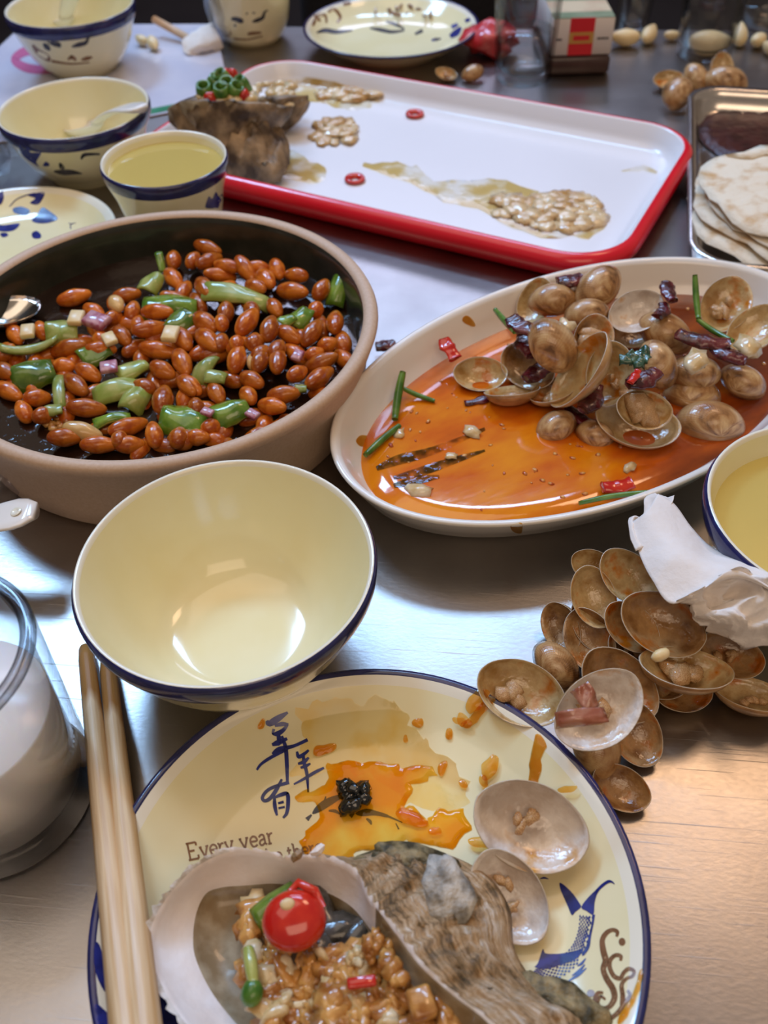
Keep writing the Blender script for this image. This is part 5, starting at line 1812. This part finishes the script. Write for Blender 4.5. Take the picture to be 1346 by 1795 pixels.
mg = glass('drinking_glass', 'thick glass of milky drink at the left edge beside the chopsticks', (-.150, .176, 0), .0355, .0375, .0885, .055, 'milk', .0036, .007, rim=.002)
V, F, MI = lathe([(.0350 + .0027 * cos(q), .0885 + .0022 * sin(q), 0) for q in [2 * pi * k / 14 for k in range(15)]], 80)
mesh('rim', V, F, M['glass_rim'], MI, parent=mg)
V, F, MI = lathe([(0, .0068, 0), (.030, .0068, 0), (.0322, .0055, 0), (.0338, .0030, 0), (.0350, .0022, 0), (.0352, .0012, 0), (.033, .0008, 0), (0, .0008, 0)][::-1], 80)
mesh('thick_base', V, F, M['glass_rim'], MI, parent=mg)
glass('drinking_glass', 'clear glass half full of water behind the red tray', (.135, .8425, 0), .0245, .0290, .082, .041)
glass('drinking_glass', 'clear glass of water near the right table edge, behind the far shells', (.304, .882, 0), .0245, .0285, .090, .062)
glass('drinking_glass', 'empty glass beyond the garlic cloves near the cigarette pack', (.252, 1.005 - .06, 0), .014, .022, .085)
glass('drinking_glass', 'empty glass cut off at the upper right corner', (.375, .93, 0), .026, .032, .03)

# ---------------------------------------------------------------- pack on a dark case, red packet, garlic cloves
case = mesh('dark_case', *bevbox(.056, .09, .0165, .004), M['dark_case'])
case.location = (.183, .888, 0)
tag(case, 'dark brown flat case lying beneath the cigarette pack', 'case')
pk = empty('cigarette_pack', 'white cigarette pack with a red band lying on the dark case', 'pack', (.184, .888, .0168))
mesh('box', *bevbox(.053, .086, .030, .0012), M['paper_white'], parent=pk)
mesh('red_band', *box(-.0115, .0095, -.0434, -.0428, .0004, .0304), M['card_red'], parent=pk, smooth=False)
mesh('gold_label', *box(-.0115, .0095, -.0437, -.0433, .010, .019), M['card_gold'], parent=pk, smooth=False)
mesh('gold_frame', *box(-.0080, .0060, -.0439, -.0436, .0125, .0165), M['card_red'], parent=pk, smooth=False)
for k, (x0, x1) in enumerate(((-.0225, -.0175), (.0130, .0160), (.0165, .0195), (.0200, .0225))):
    mesh('printed_mark', *box(x0, x1, -.0434, -.0429, .0128, .0142), M['print_black'], parent=pk, smooth=False)
mesh('green_panel', *box(-.0260, .0260, -.0425, -.028, .0300, .0304), M['card_green'], parent=pk, smooth=False)
mesh('picture_panel', *box(-.0260, .0260, -.028, .000, .0300, .0304), M['card_tan'], parent=pk, smooth=False)
mesh('green_panel', *box(-.0260, .0260, .000, .0425, .0300, .0304), M['card_green'], parent=pk, smooth=False)
V, F = lump(.026, .020, .014, .5, 1.6, 5, ICO3)
o = mesh('red_packet', V, F, M['plastic_red'])
put(o, 858, 68, 0, (0, .69, .72), -30, None, .0005, V)
tag(o, 'crumpled red plastic packet behind the water glass', 'packet')


def clove_mesh():
    V = []
    for v in ICO3[0]:
        k = 1 - .45 * max(0, v.x) ** 1.5
        V.append((v.x * 1.05 + .15 * max(0, v.x), v.y * .62 * k, v.z * .58 * k + .10 * v.x * v.x))
    return V, ICO3[1]


CV = clove_mesh()
for px, py, s, an, n, lab in ((248, 70, 30, 150, (0, .6, .8), 'peeled garlic clove on the menu sheet, left of two'), (268, 76, 34, -60, (.1, .5, .8), 'peeled garlic clove on the menu sheet, right of two'),
                              (1096, 66, 52, 175, N0, 'yellow garlic clove right of the cigarette pack'), (1138, 60, 46, 60, (.1, .4, .9), 'brown-tipped garlic clove leaning right of the yellow one'), (1178, 62, 30, 0, N0, 'small pale garlic clove left of the right water glass'),
                              (1243, 76, 76, 5, N0, 'long garlic clove seen through the right water glass'), (1297, 62, 46, 85, (0, .2, .95), 'pointed garlic clove right of the right water glass'), (1330, 70, 44, 60, N0, 'round garlic clove at the right edge of the table'), (1350, 84, 40, 100, N0, 'garlic clove half out of the photo at the right edge')):
    o = mesh('garlic_clove', CV[0], CV[1], M['garlic'])
    s2 = px_size(at(px, py, .01), s) / 2.1
    put(o, px, py, 0, n, an, s2, .0005 if px > 300 else .0025, CV[0])
    tag(o, lab, 'garlic', 'garlic cloves along the far table edge')

# ---------------------------------------------------------------- menu sheet under the left dishes
mcorn = [at(-70, 330, .001), at(185, 214, .001), at(336, 186, .001), at(392, 120, .001), at(372, 44, .001), at(40, 44, .001), at(-60, 150, .001)]
mz = Vector((mcorn[0].x, mcorn[0].y, 0))
sheet = empty('menu_sheet', 'glossy laminated menu sheet with pink print, under the far left bowls', 'menu', mz)
b = at(-40, 250, 0)
poly = [at(-60, 262, 0), at(190, 221, 0), at(339, 192, 0), at(395, 128, 0), at(380, 60, 0), at(372, 45, 0), at(42, 46, 0), at(-60, 140, 0)]
poly = [Vector((p.x, p.y, 0)) - mz for p in poly]
V, F = loft([[p + Vector((0, 0, z)) for p in poly] for z in (.0003, .0016)], True, True, True)
mesh('sheet', V, F, [M['laminate'], M['cardboard']], [1] * len(poly) + [1, 0], parent=sheet, smooth=False)
sSheet = Surf(V, F, Matrix.Translation(mz))
prints(sSheet, sheet, 'pink_ring', [[(62, 88, 16), (40, 92, 16), (26, 106, 14), (50, 120, 16), (90, 122, 14), (115, 112, 10)]], 'laminate_pink', 'pink printed loop')
prints(sSheet, sheet, 'green_border', [[(196, 208, 9), (262, 196, 10), (330, 182, 9)]], 'laminate_green', 'green printed border')
# stick with torn paper, by the far cup
P0, P1 = at(270, 34, .016), at(335, 70, .006)
st = empty('wooden_stick', 'short flat wooden stick lying on the torn paper near the far edge', 'stick', P0)
mesh('shaft', *tube([Vector((0, 0, 0)), (P1 - P0) * .5, P1 - P0], .0036, 8), M['wood'], parent=st)


def crumple(name, label, cat, rows, m, th=.0006, amp=.003, freq=60, seed=0, nu=26, nv=14, parent=None):
    """rows: polylines (px,py,z) of equal direction; surface is lofted through them and crumpled"""
    R_ = [cr(r, 12) for r in rows]

    def smp(l, f):
        f *= len(l) - 1
        i = min(int(f), len(l) - 2)
        return tuple(a + (b - a) * (f - i) for a, b in zip(l[i], l[i + 1]))
    R_ = [[smp(r, i / (nu - 1)) for i in range(nu)] for r in R_]
    cols = [cr([R_[j][i] for j in range(len(R_))], 8) for i in range(nu)]
    cols = [[smp(c, j / (nv - 1)) for j in range(nv)] for c in cols]
    o0 = at(*cols[nu // 2][nv // 2])
    o0.z = 0
    top = []
    for j in range(nv):
        for i in range(nu):
            p = at(*cols[i][j]) - o0
            q = p * freq + Vector((seed * 3.7, seed * 1.3, 0))
            a = .5 * noise.noise(q) + 1.5 * (.35 - abs(noise.noise(q * 1.1))) + .5 * (.3 - abs(noise.noise(q * 2.6)))
            top.append(p + Vector((.3 * a, -.5 * a, a)) * amp)
    bot = [p - Vector((0, 0, th)) for p in top]
    F = []
    N = nu * nv
    for j in range(nv - 1):
        for i in range(nu - 1):
            k = j * nu + i
            F.append((k, k + 1, k + nu + 1, k + nu))
            F.append((N + k, N + k + nu, N + k + nu + 1, N + k + 1))
    edge = list(range(nu)) + [j * nu + nu - 1 for j in range(1, nv)] + [(nv - 1) * nu + i for i in range(nu - 2, -1, -1)] + [j * nu for j in range(nv - 2, 0, -1)]
    for k in range(len(edge)):
        a, b_ = edge[k], edge[(k + 1) % len(edge)]
        F.append((a, N + a, N + b_, b_))
    o = mesh(name, top + bot, F, M[m])
    if parent is not None:
        o.parent = parent
        o.location = o0 - parent.location
    else:
        o.location = o0
        tag(o, label, cat)
    return o


crumple('torn_paper', 'torn scrap of white wrapper under the wooden stick by the far cup', 'paper', [[(318, 72, .010), (345, 52, .014), (372, 40, .018)], [(322, 90, .004), (350, 78, .010), (385, 66, .012)], [(330, 96, .003), (356, 92, .003), (392, 84, .003)]], 'tissue', amp=.002, freq=70)
crumple('plastic_wrap', 'crinkled clear plastic wrap stuck to the left of the far cup', 'wrap', [[(352, -20, .06), (366, -8, .06), (384, 0, .05)], [(360, 20, .035), (372, 30, .03), (396, 40, .024)], [(376, 64, .004), (392, 76, .003), (406, 84, .003)]], 'wrap', amp=.002, freq=80, seed=3)
crumple('plastic_wrap', 'crinkled clear plastic wrap at the left edge before the spoon bowl', 'wrap', [[(-40, 235, .03), (-10, 232, .03), (8, 242, .022)], [(-40, 270, .02), (-8, 268, .03), (20, 272, .02)], [(-40, 310, .004), (-6, 312, .004), (16, 300, .004)]], 'wrap', amp=.004, freq=80, seed=5)
crumple('plastic_wrap', 'crumpled clear wrap at the left edge under the peanut bowl', 'wrap', [[(-40, 818, .016), (0, 822, .018), (34, 834, .012)], [(-40, 850, .012), (0, 850, .016), (34, 856, .012)], [(-40, 884, .002), (0, 884, .002), (26, 880, .002)]], 'wrap', amp=.003, freq=80, seed=8)

# ---------------------------------------------------------------- tissue over the shells
tis0 = Vector((at(1220, 1020, 0).x, at(1220, 1020, 0).y, 0))
tissue = empty('paper_tissue', 'torn crumpled white paper tissue draped over the empty shells', 'tissue', tis0)
crumple('folded_strip', '', '', [[(1152, 866, .046), (1182, 884, .046), (1215, 924, .046), (1252, 960, .045), (1300, 984, .051), (1346, 1006, .057), (1420, 1040, .061)],
                                 [(1132, 896, .050), (1160, 930, .052), (1190, 968, .054), (1235, 995, .054), (1290, 1000, .056), (1346, 1030, .058), (1420, 1070, .060)],
                                 [(1106, 916, .046), (1120, 962, .048), (1142, 1018, .048), (1176, 1058, .048), (1236, 1030, .056), (1290, 1000, .060), (1400, 1060, .058)]], 'tissue', amp=.0014, freq=30, nu=44, nv=20, parent=tissue)
crumple('crumpled_fold', '', '', [[(1176, 1056, .047), (1236, 1026, .056), (1286, 996, .060), (1318, 1004, .058), (1346, 1030, .055), (1420, 1060, .05)],
                                  [(1190, 1062, .043), (1240, 1058, .044), (1290, 1040, .046), (1325, 1050, .050), (1350, 1070, .048), (1420, 1090, .045)],
                                  [(1202, 1068, .041), (1232, 1080, .046), (1270, 1076, .050), (1310, 1080, .048), (1350, 1092, .046), (1420, 1110, .044)],
                                  [(1220, 1098, .038), (1262, 1108, .036), (1302, 1136, .032), (1346, 1132, .034), (1420, 1160, .034)]], 'tissue', amp=.0075, freq=80, seed=2, nu=50, nv=30, parent=tissue)
crumple('torn_flap', '', '', [[(1148, 864, .040), (1165, 872, .044), (1182, 868, .047)], [(1128, 876, .038), (1148, 892, .040), (1172, 888, .046)], [(1130, 920, .044), (1136, 926, .045), (1144, 916, .048)]], 'tissue', amp=.0016, freq=150, seed=6, nu=14, nv=12, parent=tissue)
crumple('torn_flap', '', '', [[(1102, 908, .044), (1112, 904, .046), (1122, 908, .044)], [(1101, 926, .046), (1108, 922, .047), (1114, 926, .044)], [(1112, 966, .047), (1120, 962, .048), (1128, 958, .048)]], 'tissue', amp=.0012, freq=150, seed=7, nu=12, nv=12, parent=tissue)

# ---------------------------------------------------------------- flatbread and bean sauce
def bread(name, c, r, z, label, seed, lift=.0, fold=None):
    n1, n2 = 48, 9
    V, F = [], []
    for s in (0, 1):
        for j in range(n2 + 1):
            f = j / n2
            for k in range(n1):
                t = 2 * pi * k / n1
                rr2 = r * f * (1 + .10 * noise.noise(Vector((cos(t) * 1.8, sin(t) * 1.8, seed))) + .035 * noise.noise(Vector((cos(t) * 5, sin(t) * 7, seed))))
                x, y = rr2 * cos(t), rr2 * sin(t)
                zz = .0030 * noise.noise(Vector((x * 45, y * 45, seed))) + .0012 * noise.noise(Vector((x * 110, y * 110, seed))) - .003 * f * f
                c2, s2 = cos(seed), sin(seed)
                x, y = x * c2 - y * s2, x * s2 + y * c2
                if fold and y > fold:      # far side folded over on itself
                    zz += .0035
                    y = fold - (y - fold) * .6 + .006 * noise.noise(Vector((x * 60, seed, 0)))
                V.append((x, y, zz + (0 if s == 0 else -.0022 * (1 if j < n2 else .3))))
    m1 = (n2 + 1) * n1
    for j in range(n2):
        for k in range(n1):
            k2 = (k + 1) % n1
            F.append((j * n1 + k, (j + 1) * n1 + k, (j + 1) * n1 + k2, j * n1 + k2))
            F.append((m1 + j * n1 + k, m1 + j * n1 + k2, m1 + (j + 1) * n1 + k2, m1 + (j + 1) * n1 + k))
    for k in range(n1):
        F.append((n2 * n1 + k, m1 + n2 * n1 + k, m1 + n2 * n1 + (k + 1) % n1, n2 * n1 + (k + 1) % n1))
    o = mesh(name, V, F, M['bread'])
    o.location = (c[0], c[1], z)
    tag(o, label, 'bread', 'flatbreads stacked on the steel tray')


bread('flatbread', (.284, .558), .078, .0212, 'lowest flatbread of the stack on the steel tray, its edge showing nearest', 1.3)
bread('flatbread', (.287, .555), .073, .0258, 'second flatbread from below in the stack on the steel tray', 2.7)
bread('flatbread', (.291, .560), .072, .0304, 'third flatbread from below in the stack on the steel tray', 4.1)
bread('flatbread', (.294, .566), .078, .0350, 'top flatbread of the stack on the steel tray, frayed left end', 5.2, fold=.052)
V, F = sSteel.patch([(1228, 214), (1250, 200), (1300, 200), (1400, 204), (1440, 260), (1400, 300), (1300, 290), (1240, 262), (1222, 236)], 9, .001, .004, 3, 3, 2)
o = mesh('bean_sauce', V, F, M['bean_sauce'])
o.matrix_world = sSteel.M.copy()
tag(o, 'dark brown bean sauce spread in the back of the steel tray', 'sauce', kind='stuff')

# ---------------------------------------------------------------- leftovers on the red tray
stain('broth_puddle', 'yellow broth puddles and dried smears on the white tray', [
    [(470, 150), (540, 136), (620, 152), (662, 170), (655, 186), (610, 196), (560, 180), (500, 170)], [(470, 290), (500, 262), (560, 290), (570, 318), (520, 318), (480, 306)],
    [(630, 292), (690, 286), (730, 292), (760, 318), (840, 314), (900, 322), (960, 346), (1000, 360), (980, 400), (900, 400), (850, 372), (780, 352), (700, 312)], [(1086, 300), (1110, 292), (1148, 296), (1146, 304), (1110, 300)], [(870, 372), (940, 350), (1040, 372), (1066, 378), (1050, 408), (1000, 416), (900, 402)]], 'tray_film', 7, .0003, 5, .0002, sRed)
parts = []
for cx, cy, a, b_, num, h in ((985, 372, 75, 30, 90, .004), (905, 362, 50, 18, 22, .002), (588, 232, 34, 22, 40, .0035), (610, 166, 46, 12, 26, .002)):
    for k in range(num):
        t, r = rg.uniform(0, 2 * pi), sqrt(rg.random())
        x, y = cx + a * r * cos(t), cy + b_ * r * sin(t)
        q = sRed.hit(x, y)
        s = rg.uniform(.0022, .0050)
        parts.append(xf(lump(s * 2.0, s * 1.5, s * .55, .6, 2, k, ICO2), Matrix.Rotation(rg.uniform(0, 6), 3, 'Z'), q[0] + Vector((0, 0, h * (1 - r) * rg.random() + .0008))))
V, F = join(parts)
o = mesh('garlic_mash', V, F, M['mash'])
o.matrix_world = sRed.M.copy()
tag(o, 'wet garlic mash left in heaps on the white tray', 'garlic', kind='stuff')
for px, py, lab in ((727, 203, 'red chili ring lying in the far half of the tray'), (622, 317, 'red chili ring lying near the front edge of the tray')):
    V, F, MI = lathe([(.0030, .0004, 0), (.0068, 0.0004, 0), (.0078, .0016, 0), (.0070, .0030, 0), (.0052, .0028, 0), (.0030, .0012, 0), (.0030, .0004, 0)], 24)
    o = mesh('chili_ring', V, F, M['red_chili'], MI)
    q = sRed.M @ sRed.hit(px, py)[0]
    o.location = q
    tag(o, lab, 'chili', 'chili rings on the tray')
for px, py, s, lab in ((735, 188, 0, ''),):
    pass


# oyster left on the tray
def half_shell(name, label, px, py, L, B_, Hh, an, rest, seed, tilt):
    nu, nv = 44, 12
    V, F = [], []
    for s in (0, 1):
        for j in range(nv + 1):
            f = j / nv
            for k in range(nu):
                t = 2 * pi * k / nu
                rr2 = f * (1 + .13 * noise.noise(Vector((cos(t) * 1.7, sin(t) * 1.7, seed))) + .05 * noise.noise(Vector((cos(t) * 6, sin(t) * 6, seed))))
                x, y = rr2 * cos(t) * L, rr2 * sin(t) * B_
                z = -Hh * (1 - f ** 2.2)
                if s == 0:
                    k_ = .006 * noise.noise(Vector((x * 70, y * 70, seed + z * 60))) + .004 * noise.noise(Vector((x * 190, y * 190, z * 190)))
                    V.append((x + k_, y + k_, z + k_ - .001))
                else:
                    V.append((x * .93, y * .93, z * .8 + (.0005 if j == nv else 0)))
    n1_ = (nv + 1) * nu
    MI = []
    for j in range(nv):
        for k in range(nu):
            k2 = (k + 1) % nu
            F.append((j * nu + k, (j + 1) * nu + k, (j + 1) * nu + k2, j * nu + k2))
            MI.append(0)
            F.append((n1_ + j * nu + k, n1_ + j * nu + k2, n1_ + (j + 1) * nu + k2, n1_ + (j + 1) * nu + k))
            MI.append(1)
    for k in range(nu):
        F.append((nv * nu + k, n1_ + nv * nu + k, n1_ + nv * nu + (k + 1) % nu, nv * nu + (k + 1) % nu))
        MI.append(0)
    o = mesh(name, V, F, [M['oyster_far'], M['nacre_stain']], MI)
    put(o, px, py, 0, tilt, an, None, rest, V)
    tag(o, label, 'oyster')
    return o


half_shell('oyster', 'rough oyster shell heaped with garlic on the left of the red tray', 402, 186, .043, .026, .042, -22, .006, 2.2, (.02, 1, .30))
half_shell('oyster', 'rough empty oyster shell lying under the filled one by the tray front edge', 440, 262, .036, .026, .018, -40, .006, 5.1, (.1, -.25, -.95))
half_shell('oyster', 'small rough shell end with garlic right of the filled oyster', 492, 178, .024, .017, .020, -30, .006, 7.4, (-.05, 1, .15))
parts = []
for k in range(60):
    x, y = (rg.uniform(352, 442), rg.uniform(158, 182)) if k < 30 else (rg.uniform(440, 515), rg.uniform(148, 186))
    s = rg.uniform(.003, .0055)
    parts.append(xf(lump(s * 1.3, s, s * .8, .5, 2, k + 9, ICO1), Matrix.Rotation(rg.uniform(0, 6), 3, 'Z'), at(x, y, .050 if k < 30 else .028) - at(420, 190, .03)))
V, F = join(parts)
o = mesh('garlic_topping', V, F, M['mince_pale'])
o.location = at(420, 190, .03)
tag(o, 'garlic and noodle topping on the oysters at the left of the tray', 'garlic', kind='stuff')
for i, (px, py, z, lab) in enumerate(((358, 160, .053, 'leftmost green scallion ring on the tray oyster'), (376, 146, .056, 'green scallion ring second from the left on the tray oyster'), (390, 138, .059, 'topmost dark green scallion ring on the tray oyster'), (398, 152, .057, 'middle green scallion ring on the tray oyster'), (412, 160, .055, 'green scallion ring right of the middle one on the tray oyster'), (424, 150, .056, 'rightmost green scallion ring on the tray oyster'), (388, 162, .055, 'lowest green scallion ring on the tray oyster'))):
    V, F, MI = lathe([(.0052, -.006, 0), (.0062, 0, 0), (.0052, .006, 0), (.0036, .0055, 0), (.0034, 0, 0), (.0036, -.005, 0)], 18)
    o = mesh('scallion_ring', V, F, M['scallion'], MI)
    put(o, px, py, z, (sin(i * 2.1) * .5, .4, .8), i * 40)
    tag(o, lab, 'scallion', 'chopped scallion on the tray oyster')
for i, (px, py, z, lab) in enumerate(((369, 172, .052, 'red chili cube on the left front of the tray oyster'), (428, 166, .053, 'red chili cube on the right front of the tray oyster'), (408, 130, .058, 'red chili bit on the far side of the tray oyster'), (396, 130, .059, 'small red chili bit behind the scallion on the tray oyster'))):
    V, F = lump(.0052 if i < 2 else .004, .0042, .0046, .3, 1.3, i)
    o = mesh('chili_piece', V, F, M['red_chili'])
    put(o, px, py, z, N0, i * 50)
    tag(o, lab, 'chili', 'chopped chili on the tray oyster')
# noodles on the far plate
parts = []
for k in range(34):
    cx, cy = rg.uniform(660, 760), rg.uniform(0, 34)
    P = [Vector((rg.uniform(-.018, .018), rg.uniform(-.018, .018), rg.uniform(.002, .010))) for _ in range(4)]
    c0 = at(cx, cy, .007) - at(710, 20, .007)
    parts.append(tube([Vector(p) + c0 for p in cr([tuple(p) for p in P], 5)], .0011, 6))
V, F = join(parts)
o = mesh('noodle_scraps', V, F, M['noodle'])
o.location = at(710, 20, .007)
tag(o, 'tangle of brown noodle scraps left on the far plate', 'noodles', kind='stuff')
